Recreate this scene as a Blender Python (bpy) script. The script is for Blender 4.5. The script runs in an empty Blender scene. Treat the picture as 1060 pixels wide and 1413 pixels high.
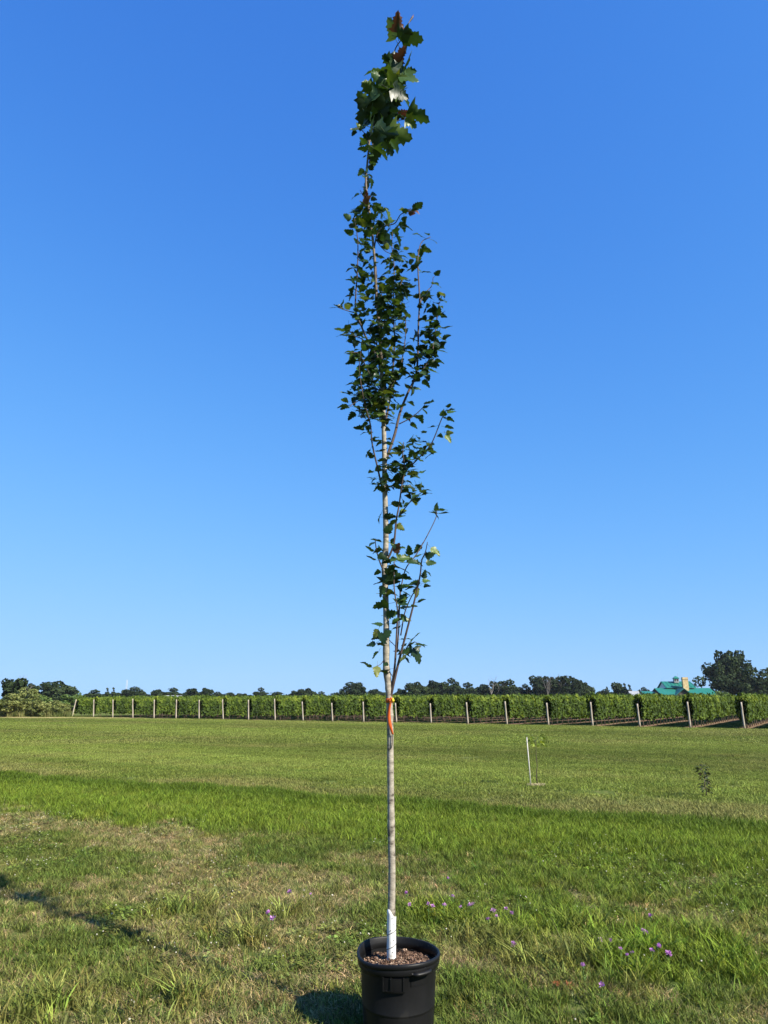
import bpy, math, random
import numpy as np
from mathutils import Vector, Matrix

random.seed(7)
rng = np.random.default_rng(11)
R = math.radians
scene = bpy.context.scene

# ------------------------------------------------------------------ camera, sky, sun, exposure
F_PX, HORIZON, EYE = 980.0, 967.0, 1.68
PITCH = math.atan((HORIZON - 706.5) / F_PX)
cam_data = bpy.data.cameras.new('camera')
cam_data.sensor_fit = 'HORIZONTAL'
cam_data.sensor_width = 36.0
cam_data.lens = 36.0 * F_PX / 1060.0
cam_data.clip_start = 0.05
cam_data.clip_end = 6000
cam = bpy.data.objects.new('camera', cam_data)
cam.location = (0, 0, EYE)
cam.rotation_euler = (math.pi / 2 + PITCH, 0, 0)
scene.collection.objects.link(cam)
scene.camera = cam

SUN_ELEV = R(37)
SUN_H = Vector((0.78, -0.63)).normalized()           # horizontal direction towards the sun
SUN_DIR = Vector((SUN_H.x * math.cos(SUN_ELEV), SUN_H.y * math.cos(SUN_ELEV), math.sin(SUN_ELEV)))
world = bpy.data.worlds.new('World')
scene.world = world
world.use_nodes = True
wn, wl = world.node_tree.nodes, world.node_tree.links
wn.clear()
sky = wn.new('ShaderNodeTexSky')
sky.sky_type = 'NISHITA'
sky.sun_disc = False
sky.sun_elevation = SUN_ELEV
sky.sun_rotation = math.atan2(SUN_H.x, SUN_H.y)
sky.altitude = 0
sky.air_density = 1.0
sky.dust_density = 0.0
sky.ozone_density = 6.0
# the phone's colour response, the same all over the sky: top * v^g / (v^g + half) for each channel
sep, comb = wn.new('ShaderNodeSeparateColor'), wn.new('ShaderNodeCombineColor')
wl.new(sky.outputs[0], sep.inputs[0])


def wmath(op, a, b):
    q = wn.new('ShaderNodeMath')
    q.operation = op
    for k, v in enumerate((a, b)):
        if isinstance(v, float):
            q.inputs[k].default_value = v
        else:
            wl.new(v, q.inputs[k])
    return q.outputs[0]


for ch, (top, gam, half) in enumerate(((2.95, 1.4, 3.0), (4.9, 1.3, 2.6), (8.0, 1.1, 1.75))):
    pw = wmath('POWER', sep.outputs[ch], gam)
    wl.new(wmath('DIVIDE', wmath('MULTIPLY', pw, top), wmath('ADD', pw, half)), comb.inputs[ch])
bgn = wn.new('ShaderNodeBackground')
bgn.inputs['Strength'].default_value = 0.066
won = wn.new('ShaderNodeOutputWorld')
wl.new(comb.outputs[0], bgn.inputs['Color'])
wl.new(bgn.outputs[0], won.inputs['Surface'])

sun_data = bpy.data.lights.new('sun', 'SUN')
sun_data.energy = 5.0
sun_data.angle = R(0.55)
sun_data.color = (1.0, 0.93, 0.80)
sun = bpy.data.objects.new('sun', sun_data)
sun.rotation_euler = SUN_DIR.to_track_quat('Z', 'Y').to_euler()
sun.location = (20, -20, 30)
scene.collection.objects.link(sun)

scene.view_settings.view_transform = 'Standard'
scene.view_settings.look = 'None'
scene.view_settings.exposure = 1.3
scene.view_settings.gamma = 1.0
scene.view_settings.use_curve_mapping = False
scene.render.engine = 'CYCLES'
scene.cycles.max_bounces = 6
scene.cycles.transparent_max_bounces = 8

HAZE_DENSITY = 0.00008

# ------------------------------------------------------------------ helpers
COL = scene.collection
CP, SP = math.cos(PITCH), math.sin(PITCH)


def ray(x, y):
    """direction of the photograph's pixel (1060 x 1413)"""
    u = (x - 530.0) / F_PX
    v = (706.5 - y) / F_PX
    return Vector((u, CP - v * SP, SP + v * CP))


def at_y(x, y, Y):
    d = ray(x, y)
    return Vector((0, 0, EYE)) + d * (Y / d.y)


def on_z(x, y, z=0.0):
    d = ray(x, y)
    return Vector((0, 0, EYE)) + d * ((z - EYE) / d.z)


def np_mesh(name, V, F, mat=None, smooth=False, attrs=None, face_mat=None, mats=None):
    """V (n,3); F list of arrays of equal-length faces or a ragged list"""
    me = bpy.data.meshes.new(name)
    if isinstance(F, np.ndarray):
        F = [F]
    V = np.asarray(V, dtype=np.float32)
    me.vertices.add(len(V))
    me.vertices.foreach_set('co', V.ravel())
    tot, starts, loops, off = [], [], [], 0
    for f in F:
        f = np.asarray(f, dtype=np.int32)
        if not len(f):
            continue
        n, k = f.shape
        tot.append(np.full(n, k, np.int32))
        starts.append(off + np.arange(n, dtype=np.int32) * k)
        loops.append(f.ravel())
        off += n * k
    tot, starts, loops = np.concatenate(tot), np.concatenate(starts), np.concatenate(loops)
    me.loops.add(len(loops))
    me.loops.foreach_set('vertex_index', loops)
    me.polygons.add(len(tot))
    me.polygons.foreach_set('loop_start', starts)
    me.polygons.foreach_set('loop_total', tot)
    if smooth:
        me.polygons.foreach_set('use_smooth', np.ones(len(tot), bool))
    if attrs:
        for k, a in attrs.items():
            at = me.attributes.new(k, 'FLOAT', 'POINT')
            at.data.foreach_set('value', np.asarray(a, np.float32))
    if mats:
        for m in mats:
            me.materials.append(m)
        if face_mat is not None:
            me.polygons.foreach_set('material_index', np.asarray(face_mat, np.int32))
    elif mat:
        me.materials.append(mat)
    me.update(calc_edges=True)
    me.validate()
    return me


class MB:
    """collects shapes, becomes one mesh"""

    def __init__(self):
        self.v, self.f = [], []

    def add(self, v, f):
        o = len(self.v)
        self.v += [tuple(p) for p in v]
        self.f += [tuple(i + o for i in q) for q in f]
        return self

    def box(self, c, s, M=None):
        v = [Vector((c[0] + sx * s[0] / 2, c[1] + sy * s[1] / 2, c[2] + sz * s[2] / 2))
             for sz in (-1, 1) for sx, sy in ((-1, -1), (1, -1), (1, 1), (-1, 1))]
        if M:
            v = [M @ p for p in v]
        return self.add(v, [(3, 2, 1, 0), (4, 5, 6, 7), (0, 1, 5, 4), (1, 2, 6, 5), (2, 3, 7, 6), (3, 0, 4, 7)])

    def tube(self, pts, rad, n=8, caps=True):
        pts = [Vector(p) for p in pts]
        m = len(pts)
        if not hasattr(rad, '__len__'):
            rad = [rad] * m
        v, f = [], []
        ref = None
        for i, p in enumerate(pts):
            t = (pts[min(i + 1, m - 1)] - pts[max(i - 1, 0)]).normalized()
            if ref is None:
                ref = Vector((1, 0, 0)) if abs(t.x) < .8 else Vector((0, 1, 0))
            a = (ref - t * ref.dot(t)).normalized()
            ref = a
            b = t.cross(a)
            for k in range(n):
                g = 2 * math.pi * k / n
                v.append(p + (a * math.cos(g) + b * math.sin(g)) * rad[i])
        for i in range(m - 1):
            for k in range(n):
                f.append((i * n + k, i * n + (k + 1) % n, (i + 1) * n + (k + 1) % n, (i + 1) * n + k))
        if caps:
            f.append(tuple(range(n))[::-1])
            f.append(tuple((m - 1) * n + k for k in range(n)))
        return self.add(v, f)

    def lathe(self, prof, n=48, warp=None):
        v, f = [], []
        for (r, z) in prof:
            for k in range(n):
                g = 2 * math.pi * k / n
                p = Vector((r * math.cos(g), r * math.sin(g), z))
                v.append(warp(p) if warp else p)
        for i in range(len(prof) - 1):
            for k in range(n):
                f.append((i * n + k, i * n + (k + 1) % n, (i + 1) * n + (k + 1) % n, (i + 1) * n + k))
        return self.add(v, f)

    def mesh(self, name, mat, smooth=True):
        me = bpy.data.meshes.new(name)
        me.from_pydata([tuple(p) for p in self.v], [], self.f)
        me.materials.append(mat)
        if smooth:
            me.polygons.foreach_set('use_smooth', [True] * len(me.polygons))
        me.update()
        return me

    def build(self, name, mat, parent=None, smooth=True):
        return link(name, self.mesh(name, mat, smooth), parent)


def link(name, data, parent=None, loc=None, rot=None, scale=None):
    o = bpy.data.objects.new(name, data)
    COL.objects.link(o)
    if parent:
        o.parent = parent
    if loc is not None:
        o.location = loc
    if rot is not None:
        o.rotation_euler = rot
    if scale is not None:
        o.scale = scale
    return o


def tag(o, label=None, cat=None, group=None, kind=None):
    if label:
        o['label'] = label
    if cat:
        o['category'] = cat
    if group:
        o['group'] = group
    if kind:
        o['kind'] = kind
    return o


def empty(name, loc, label=None, cat=None, group=None, rotz=0.0):
    o = link(name, None, loc=loc, rot=(0, 0, rotz))
    o.empty_display_size = .1
    return tag(o, label, cat, group)


def spline(pts, n):
    """Catmull-Rom through the points, n samples"""
    P = [Vector(p) for p in pts]
    P = [P[0] * 2 - P[1]] + P + [P[-1] * 2 - P[-2]]
    out = []
    m = len(P) - 3
    for i in range(n):
        t = i / (n - 1) * m
        k = min(int(t), m - 1)
        t -= k
        a, b, c, d = P[k:k + 4]
        out.append(.5 * (2 * b + (c - a) * t + (2 * a - 5 * b + 4 * c - d) * t * t + (3 * b - a - 3 * c + d) * t ** 3))
    return out


def vnoise(x, y, seed=0):
    """smooth value noise 0..1, numpy"""
    x = np.asarray(x, float)
    y = np.asarray(y, float)
    xi, yi = np.floor(x).astype(np.int64), np.floor(y).astype(np.int64)
    fx, fy = x - xi, y - yi
    fx, fy = fx * fx * (3 - 2 * fx), fy * fy * (3 - 2 * fy)

    def h(a, b):
        n = (a * 374761393 + b * 668265263 + seed * 1442695041) & 0xffffffff
        n = ((n ^ (n >> 13)) * 1274126177) & 0xffffffff
        return ((n ^ (n >> 16)) & 0xffff) / 65535.0
    return (h(xi, yi) * (1 - fx) + h(xi + 1, yi) * fx) * (1 - fy) + (h(xi, yi + 1) * (1 - fx) + h(xi + 1, yi + 1) * fx) * fy


def fbm(x, y, seed=0, oct=3):
    s, a, t = 0, .5, 0
    for k in range(oct):
        s = s + a * vnoise(x * 2 ** k, y * 2 ** k, seed + k * 17)
        t += a
        a *= .55
    return s / t


def smooth01(a, b, x):
    t = np.clip((x - a) / (b - a), 0, 1)
    return t * t * (3 - 2 * t)


# ------------------------------------------------------------------ materials
def new_mat(name):
    m = bpy.data.materials.new(name)
    m.use_nodes = True
    nt = m.node_tree
    b = nt.nodes['Principled BSDF']
    return m, nt, nt.nodes, nt.links, b


def ramp(nodes, stops):
    r = nodes.new('ShaderNodeValToRGB')
    e = r.color_ramp.elements
    while len(e) < len(stops):
        e.new(.5)
    for q, (p, c) in zip(e, stops):
        q.position = p
        q.color = (*c, 1)
    return r


def noise_mat(name, stops, scale=5, detail=6, rough=.85, bump=.2, bdist=.01, stretch=None, spec=.3, coord='Object', bscale=None):
    m, nt, n, l, b = new_mat(name)
    tc = n.new('ShaderNodeTexCoord')
    mp = n.new('ShaderNodeMapping')
    if stretch:
        mp.inputs['Scale'].default_value = stretch
    l.new(tc.outputs[coord], mp.inputs[0])
    t = n.new('ShaderNodeTexNoise')
    t.inputs['Scale'].default_value = scale
    t.inputs['Detail'].default_value = detail
    l.new(mp.outputs[0], t.inputs['Vector'])
    r = ramp(n, stops)
    l.new(t.outputs[0], r.inputs[0])
    l.new(r.outputs[0], b.inputs['Base Color'])
    b.inputs['Roughness'].default_value = rough
    b.inputs['Specular IOR Level'].default_value = spec
    if bump:
        t2 = n.new('ShaderNodeTexNoise')
        t2.inputs['Scale'].default_value = bscale or scale * 3
        t2.inputs['Detail'].default_value = 5
        l.new(mp.outputs[0], t2.inputs['Vector'])
        bp = n.new('ShaderNodeBump')
        bp.inputs['Strength'].default_value = bump
        bp.inputs['Distance'].default_value = bdist
        l.new(t2.outputs[0], bp.inputs['Height'])
        l.new(bp.outputs[0], b.inputs['Normal'])
    return m


def leaf_mat(name, stops, rough=.45, spec=.4, trans=.35, tboost=(1.3, 1.25, .5)):
    """leaf colour from the object's random number plus the mesh attribute 'tint'; light shines through"""
    m, nt, n, l, b = new_mat(name)
    oi = n.new('ShaderNodeObjectInfo')
    at = n.new('ShaderNodeAttribute')
    at.attribute_name = 'tint'
    ad = n.new('ShaderNodeMath')
    ad.operation = 'ADD'
    l.new(oi.outputs['Random'], ad.inputs[0])
    l.new(at.outputs['Fac'], ad.inputs[1])
    fr = n.new('ShaderNodeMath')
    fr.operation = 'FRACT'
    l.new(ad.outputs[0], fr.inputs[0])
    r = ramp(n, stops)
    l.new(fr.outputs[0], r.inputs[0])
    l.new(r.outputs[0], b.inputs['Base Color'])
    b.inputs['Roughness'].default_value = rough
    b.inputs['Specular IOR Level'].default_value = spec
    tr = n.new('ShaderNodeBsdfTranslucent')
    mx = n.new('ShaderNodeMix')
    mx.data_type = 'RGBA'
    mx.blend_type = 'MULTIPLY'
    mx.inputs[0].default_value = 1
    mx.inputs[7].default_value = (*tboost, 1)
    l.new(r.outputs[0], mx.inputs[6])
    l.new(mx.outputs[2], tr.inputs['Color'])
    ms = n.new('ShaderNodeMixShader')
    ms.inputs[0].default_value = trans
    l.new(b.outputs[0], ms.inputs[1])
    l.new(tr.outputs[0], ms.inputs[2])
    l.new(ms.outputs[0], n['Material Output'].inputs['Surface'])
    return m


def plain_tint_leaf(name, stops, rough=.6, spec=.2, trans=.25, objvar=.15):
    """far foliage: 'tint' attribute picks the colour, the object's random number shifts it a little"""
    m = leaf_mat(name, stops, rough, spec, trans)
    n, l = m.node_tree.nodes, m.node_tree.links
    mul = n.new('ShaderNodeMath')
    mul.operation = 'MULTIPLY'
    mul.inputs[1].default_value = objvar
    oi = [q for q in n if q.type == 'OBJECT_INFO'][0]
    ad = [q for q in n if q.type == 'MATH' and q.operation == 'ADD'][0]
    l.new(oi.outputs['Random'], mul.inputs[0])
    l.new(mul.outputs[0], ad.inputs[0])
    return m


M = {}
M['bark'] = noise_mat('pale_bark', [(.32, (.06, .05, .04)), (.42, (.17, .15, .118)), (.55, (.23, .205, .165)), (.7, (.30, .27, .22))], 26, 8, .8, .6, .004, (1, 1, 1.9))
M['twig'] = noise_mat('twig_bark', [(.3, (.032, .021, .017)), (.7, (.075, .05, .04))], 30, 4, .7, .3, .002)
M['leader'] = noise_mat('young_bark', [(.3, (.06, .045, .035)), (.7, (.14, .11, .085))], 30, 4, .7, .3, .002)
M['leaf'] = leaf_mat('poplar_leaf', [(0, (.010, .026, .010)), (.5, (.020, .046, .013)), (.8, (.036, .075, .017)), (.93, (.07, .11, .02)), (1, (.12, .15, .03))], .42, .3, .24)
M['leaf_brown'] = leaf_mat('young_leaf', [(0, (.075, .032, .02)), (1, (.13, .065, .042))], .45, .3, .2, (1.2, .9, .7))
M['leaf_yellow'] = leaf_mat('yellowing_leaf', [(0, (.14, .16, .03)), (1, (.20, .22, .05))], .45, .4, .4, (1.2, 1.1, .6))
M['pot'] = noise_mat('black_plastic', [(.3, (.0042, .0042, .0045)), (.62, (.0065, .0065, .007)), (.78, (.020, .019, .017))], 9, 9, .46, .2, .003, spec=.2)
M['soil'] = noise_mat('potting_soil', [(.3, (.045, .028, .02)), (.7, (.12, .075, .05))], 60, 6, .95, .8, .01)
M['guard'] = noise_mat('white_plastic', [(.28, (.30, .28, .25)), (.4, (.50, .50, .48)), (.7, (.56, .56, .545))], 22, 6, .4, .05, .002, spec=.5)
M['seam'] = noise_mat('grey_seam', [(.3, (.05, .05, .05)), (.7, (.09, .09, .09))], 20, 2, .6, 0)
M['black'] = noise_mat('dark_wire', [(.3, (.03, .025, .02)), (.7, (.06, .05, .04))], 30, 3, .6, .1)
M['orange'] = leaf_mat('orange_ribbon', [(0, (.48, .085, .010)), (1, (.52, .11, .014))], .4, .4, .3, (1, .9, .8))
M['yellow'] = leaf_mat('yellow_tag', [(0, (.75, .5, .03)), (1, (.8, .55, .04))], .4, .4, .3, (1, .95, .8))
M['post'] = noise_mat('weathered_wood', [(.3, (.20, .17, .13)), (.5, (.33, .29, .23)), (.7, (.42, .385, .31))], 6, 6, .85, .3, .01, (1, 1, .15))
M['vine_wood'] = noise_mat('vine_bark', [(.3, (.05, .035, .025)), (.7, (.13, .09, .065))], 20, 5, .9, .5, .01, (1, 1, .3))
M['vine'] = plain_tint_leaf('vine_leaf', [(0, (.020, .036, .007)), (.5, (.055, .090, .012)), (.85, (.115, .155, .018)), (1, (.17, .20, .026))], .6, .1, .25, .06)
M['far_leaf'] = plain_tint_leaf('far_foliage', [(0, (.007, .014, .006)), (.5, (.018, .031, .012)), (1, (.045, .064, .022))], .7, .08, .15, .25)
M['mid_leaf'] = plain_tint_leaf('hedge_foliage', [(0, (.035, .065, .016)), (.5, (.085, .135, .03)), (1, (.16, .21, .05))], .6, .2, .25, .2)
M['olive_leaf'] = plain_tint_leaf('olive_foliage', [(0, (.06, .08, .022)), (.5, (.15, .17, .048)), (1, (.30, .29, .11))], .6, .2, .25, .1)
M['weeds'] = plain_tint_leaf('dry_weeds', [(0, (.07, .10, .025)), (.5, (.16, .17, .055)), (1, (.30, .26, .12))], .7, .1, .25, .1)
M['far_bark'] = noise_mat('grey_bark', [(.3, (.06, .05, .04)), (.7, (.13, .11, .09))], 3, 5, .9, .3, .03)
M['dead_wood'] = noise_mat('bleached_wood', [(.3, (.13, .115, .10)), (.7, (.21, .19, .17))], 3, 5, .9, .3, .03)
M['green_roof'] = noise_mat('green_metal_roof', [(.3, (.012, .115, .085)), (.7, (.02, .15, .11))], 2, 4, .45, .05)
M['stone'] = noise_mat('tan_stone', [(.3, (.32, .23, .11)), (.7, (.50, .38, .21))], 3, 6, .9, .4, .03)
M['red_wall'] = noise_mat('red_brown_siding', [(.3, (.13, .04, .03)), (.7, (.19, .065, .045))], 3, 5, .8, .2)
M['dark_wall'] = noise_mat('dark_timber_and_porch_shade', [(.3, (.03, .025, .022)), (.7, (.055, .045, .04))], 3, 5, .8, .2)
M['white_wall'] = noise_mat('white_paint', [(.3, (.62, .61, .58)), (.7, (.74, .73, .70))], 2, 4, .6, .05)
M['grey_roof'] = noise_mat('grey_metal_roof', [(.3, (.20, .21, .22)), (.7, (.29, .30, .31))], 2, 4, .5, .05)
M['glass'] = noise_mat('window_glass', [(.3, (.03, .04, .05)), (.7, (.05, .06, .07))], 2, 2, .1, 0, spec=.6)
M['steel'] = noise_mat('galvanised_steel', [(.3, (.28, .29, .30)), (.7, (.36, .37, .38))], 2, 2, .5, 0)
M['petal'] = leaf_mat('purple_petal', [(0, (.40, .16, .42)), (1, (.56, .30, .56))], .6, .2, .3, (1.1, .9, 1.1))
M['clover_bloom'] = leaf_mat('white_bloom', [(0, (.42, .40, .31)), (1, (.58, .55, .46))], .7, .2, .2, (1, 1, .9))
M['stem'] = leaf_mat('green_stem', [(0, (.05, .10, .025)), (1, (.08, .14, .03))], .6, .2, .2)
M['dead_leaf'] = leaf_mat('dead_leaf', [(0, (.16, .05, .016)), (1, (.2, .075, .025))], .6, .2, .25, (1.1, .8, .5))
M['stake'] = noise_mat('pale_stake', [(.3, (.36, .34, .30)), (.7, (.46, .44, .39))], 8, 4, .7, .1)
M['chip'] = leaf_mat('bark_chip', [(0, (.035, .02, .014)), (.4, (.085, .05, .034)), (.8, (.17, .105, .07)), (1, (.33, .24, .17))], .9, .15, .02, (1, 1, 1))
M['sapling_leaf'] = leaf_mat('sapling_leaf', [(0, (.09, .14, .02)), (1, (.22, .27, .04))], .5, .3, .35)
M['sapling_dark'] = leaf_mat('dark_sapling_leaf', [(0, (.022, .03, .013)), (.6, (.035, .045, .018)), (1, (.07, .05, .03))], .5, .3, .2)

# ------------------------------------------------------------------ the setting: ground
BAND_A, BAND_E = np.array([-9.2, 17.2]), np.array([.906, -.4225])
BAND_N = np.array([-.4225, -.906])                    # points to the camera's side


def band_s(x, y):
    wob = (vnoise(x * .35, y * .35, 5) - .5) * .9 + (vnoise(x * 2.3, y * 2.3, 6) - .5) * .45
    return (x - BAND_A[0]) * BAND_N[0] + (y - BAND_A[1]) * BAND_N[1] + wob


def ground_z(x, y):
    x = np.asarray(x, float)
    y = np.asarray(y, float)
    r = np.hypot(x, y)
    z = (fbm(x * .9, y * .9, 3) - .5) * .05 + (fbm(x * .22, y * .22, 9) - .5) * .10
    return z * (1 - smooth01(16, 30, r)) * smooth01(.15, .75, np.hypot(x - .07, y - 4.25))


def ground_mesh():
    t = np.linspace(-1, 1, 241)
    g = np.sign(t) * (abs(t) * 14 + abs(t) ** 7 * 2600)
    X, Y = np.meshgrid(g, g + 8)
    Z = ground_z(X, Y)
    n = len(t)
    idx = np.arange(n * n).reshape(n, n)
    Fq = np.stack([idx[:-1, :-1], idx[:-1, 1:], idx[1:, 1:], idx[1:, :-1]], -1).reshape(-1, 4)
    return np_mesh('ground', np.stack([X, Y, Z], -1).reshape(-1, 3), Fq, ground_mat(), True)


def ground_mat():
    m, nt, n, l, b = new_mat('turf_ground')
    tc = n.new('ShaderNodeTexCoord')

    def nz(s, d=6):
        t = n.new('ShaderNodeTexNoise')
        t.inputs['Scale'].default_value = s
        t.inputs['Detail'].default_value = d
        l.new(tc.outputs['Object'], t.inputs['Vector'])
        return t
    a, c, e = nz(9, 8), nz(.5, 4), nz(70, 4)
    r1 = ramp(n, [(.35, (.05, .075, .02)), (.5, (.085, .11, .03)), (.66, (.19, .155, .07))])
    l.new(a.outputs[0], r1.inputs[0])
    r2 = ramp(n, [(.4, (.07, .105, .026)), (.65, (.11, .125, .04))])
    l.new(c.outputs[0], r2.inputs[0])
    mx = n.new('ShaderNodeMix')
    mx.data_type = 'RGBA'
    mx.inputs[0].default_value = .5
    l.new(r1.outputs[0], mx.inputs[6])
    l.new(r2.outputs[0], mx.inputs[7])
    l.new(mx.outputs[2], b.inputs['Base Color'])
    b.inputs['Roughness'].default_value = .95
    b.inputs['Specular IOR Level'].default_value = 0
    bp = n.new('ShaderNodeBump')
    bp.inputs['Strength'].default_value = .7
    bp.inputs['Distance'].default_value = .02
    l.new(e.outputs[0], bp.inputs['Height'])
    l.new(bp.outputs[0], b.inputs['Normal'])
    return m


tag(link('ground', ground_mesh()), kind='structure')

# row ends of the vineyard lie on one straight line
ROW_A = on_z(105, 989.2)
ROW_B = on_z(1028, 1006.0)
N_ROWS = 22
ROW_STEP = (ROW_B - ROW_A) / (N_ROWS - 1)
END_DIR = ROW_STEP.normalized()
ROW_DIR = Vector((-END_DIR.y, END_DIR.x, 0))
if ROW_DIR.y < 0:
    ROW_DIR = -ROW_DIR
ROW_LEN = 56.0
ROW_ANG = math.atan2(ROW_DIR.y, ROW_DIR.x)


def end_dist(x, y):
    """metres on the camera's side of the row ends (negative = inside the vineyard)"""
    return -((x - ROW_A.x) * ROW_DIR.x + (y - ROW_A.y) * ROW_DIR.y)


def sheet(name, corners, mat, z, nx=60, ny=6, ragged=.0, seed=1):
    a, b, c, d = [np.array(q[:2], float) for q in corners]
    u, v = np.meshgrid(np.linspace(0, 1, nx), np.linspace(0, 1, ny))
    P = (a[None, None] * (1 - u)[..., None] + b[None, None] * u[..., None]) * (1 - v)[..., None] + \
        (d[None, None] * (1 - u)[..., None] + c[None, None] * u[..., None]) * v[..., None]
    if ragged:
        w = (fbm(P[..., 0] * .6, P[..., 1] * .6, seed) - .5) * 2 * ragged
        nrm = (d - a) / np.linalg.norm(d - a)
        P = P + nrm[None, None] * (w * (2 * abs(v - .5)))[..., None]
    Z = ground_z(P[..., 0], P[..., 1]) + z
    idx = np.arange(nx * ny).reshape(ny, nx)
    Fq = np.stack([idx[:-1, :-1], idx[:-1, 1:], idx[1:, 1:], idx[1:, :-1]], -1).reshape(-1, 4)
    me = np_mesh(name, np.concatenate([P, Z[..., None]], -1).reshape(-1, 3), Fq, mat, True)
    return tag(link(name, me), kind='structure')


M['row_soil'] = noise_mat('vineyard_soil', [(.3, (.10, .065, .042)), (.55, (.18, .12, .078)), (.75, (.27, .20, .12))], 4, 7, .95, .6, .03, spec=0)
M['dry_track'] = noise_mat('dry_grass_track', [(.3, (.17, .15, .06)), (.5, (.30, .24, .11)), (.72, (.42, .34, .18))], 1.2, 8, .95, .5, .03, spec=0)
for i in range(N_ROWS + 2):
    c = ROW_A + ROW_STEP * i
    side = END_DIR * .62
    s0, s1 = c - ROW_DIR * .5, c + ROW_DIR * (ROW_LEN + .5)
    sheet('soil_strip', [s0 - side, s1 - side, s1 + side, s0 + side], M['row_soil'], .012, 60, 4, .22, i)
tp0, tp1 = on_z(-60, 990.3), on_z(330, 992.2)
nn = Vector((-(tp1 - tp0).y, (tp1 - tp0).x, 0)).normalized()
sheet('dry_track', [tp0 - nn * 1.2, tp1 - nn * .25, tp1 + nn * .5, tp0 + nn * 5.0], M['dry_track'], .010, 60, 8, .6, 77)

# ------------------------------------------------------------------ grass (nobody could count it)
def blades(n, spread, h, w, lean, seed, square=False, bend=.6, wtip=.25, rndh=.5):
    g = np.random.default_rng(seed)
    if square:
        x, y = g.uniform(-spread, spread, n), g.uniform(-spread, spread, n)
    else:
        rr, aa = spread * np.sqrt(g.random(n)), g.random(n) * 2 * math.pi
        x, y = rr * np.cos(aa), rr * np.sin(aa)
    hh = h * (1 - rndh + rndh * 1.6 * g.random(n))
    da = g.random(n) * 2 * math.pi
    ln = lean * hh * (.3 + 1.1 * g.random(n))
    fa = da + math.pi / 2 + g.normal(0, .5, n)
    ww = w * (.6 + .8 * g.random(n))
    tw = g.random(n)
    V, T, tint = [], [], []
    for k, (t, wf) in enumerate(((0, .8), (.45, 1), (.8, .6))):
        cx = x + np.cos(da) * ln * t ** 1.9
        cy = y + np.sin(da) * ln * t ** 1.9
        cz = hh * (t - bend * lean * .35 * t ** 3) - .004
        for s in (-.5, .5):
            V.append(np.stack([cx + s * ww * wf * np.cos(fa), cy + s * ww * wf * np.sin(fa), cz], -1))
    V.append(np.stack([x + np.cos(da) * ln, y + np.sin(da) * ln, hh * (1 - bend * lean * .35)], -1))
    V = np.stack(V, 1)                                     # n,7,3
    o = np.arange(n)[:, None] * 7
    tri = np.array([[0, 1, 3], [0, 3, 2], [2, 3, 5], [2, 5, 4], [4, 5, 6]])
    Ft = (o[:, :, None] + tri[None]).reshape(-1, 3)
    return V.reshape(-1, 3), Ft, np.repeat(tw, 7)


def clover(n, spread, h, seed):
    g = np.random.default_rng(seed)
    V, Fq, T = [], [], []
    for i in range(n):
        a, r = g.random() * 6.283, spread * math.sqrt(g.random())
        c = np.array([r * math.cos(a), r * math.sin(a), h * (.4 + .7 * g.random())])
        tv = g.random()
        s = .0065 * (.7 + .6 * g.random())
        tilt = g.normal(0, .35, 2)
        r0 = g.random() * 6.283
        for k in range(3):
            b = r0 + k * 2.094
            d, e = np.array([math.cos(b), math.sin(b)]), np.array([-math.sin(b), math.cos(b)])
            o = len(V)
            for (u, v) in ((0, 0), (.9, -.6), (1.5, 0), (.9, .6)):
                p = d * u * s + e * v * s * 1.4
                V.append([c[0] + p[0], c[1] + p[1], c[2] + p[0] * tilt[0] + p[1] * tilt[1]])
                T.append(tv)
            Fq.append([o, o + 1, o + 2, o + 3])
    Fq = np.array(Fq)
    return np.array(V), np.concatenate([Fq[:, [0, 1, 2]], Fq[:, [0, 2, 3]]]), np.array(T)


def grass_material():
    m, nt, n, l, b = new_mat('grass_blades')
    inst = n.new('ShaderNodeAttribute')
    inst.attribute_type = 'INSTANCER'
    inst.attribute_name = 'turf'
    bl = n.new('ShaderNodeAttribute')
    bl.attribute_name = 'tint'
    mp = n.new('ShaderNodeMapRange')
    mp.inputs['To Min'].default_value = .42
    mp.inputs['To Max'].default_value = 1.5
    l.new(bl.outputs['Fac'], mp.inputs['Value'])
    mx = n.new('ShaderNodeMix')
    mx.data_type = 'RGBA'
    mx.blend_type = 'MULTIPLY'
    mx.inputs[0].default_value = 1
    l.new(inst.outputs['Color'], mx.inputs[6])
    l.new(mp.outputs[0], mx.inputs[7])
    l.new(mx.outputs[2], b.inputs['Base Color'])
    b.inputs['Roughness'].default_value = .6
    b.inputs['Specular IOR Level'].default_value = .12
    tr = n.new('ShaderNodeBsdfTranslucent')
    l.new(mx.outputs[2], tr.inputs['Color'])
    ms = n.new('ShaderNodeMixShader')
    ms.inputs[0].default_value = .3
    l.new(b.outputs[0], ms.inputs[1])
    l.new(tr.outputs[0], ms.inputs[2])
    l.new(ms.outputs[0], n['Material Output'].inputs['Surface'])
    return m


M['grass'] = grass_material()
kit = bpy.data.collections.new('grass_kit')               # never linked: only instanced by the lawn
KIT = []


def kit_add(V, Ft, tw):
    o = bpy.data.objects.new('grass_tuft_%02d' % len(KIT), np_mesh('grass_tuft', V, Ft, M['grass'], False, {'tint': tw}))
    kit.objects.link(o)
    KIT.append(o)
    return len(KIT) - 1


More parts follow.
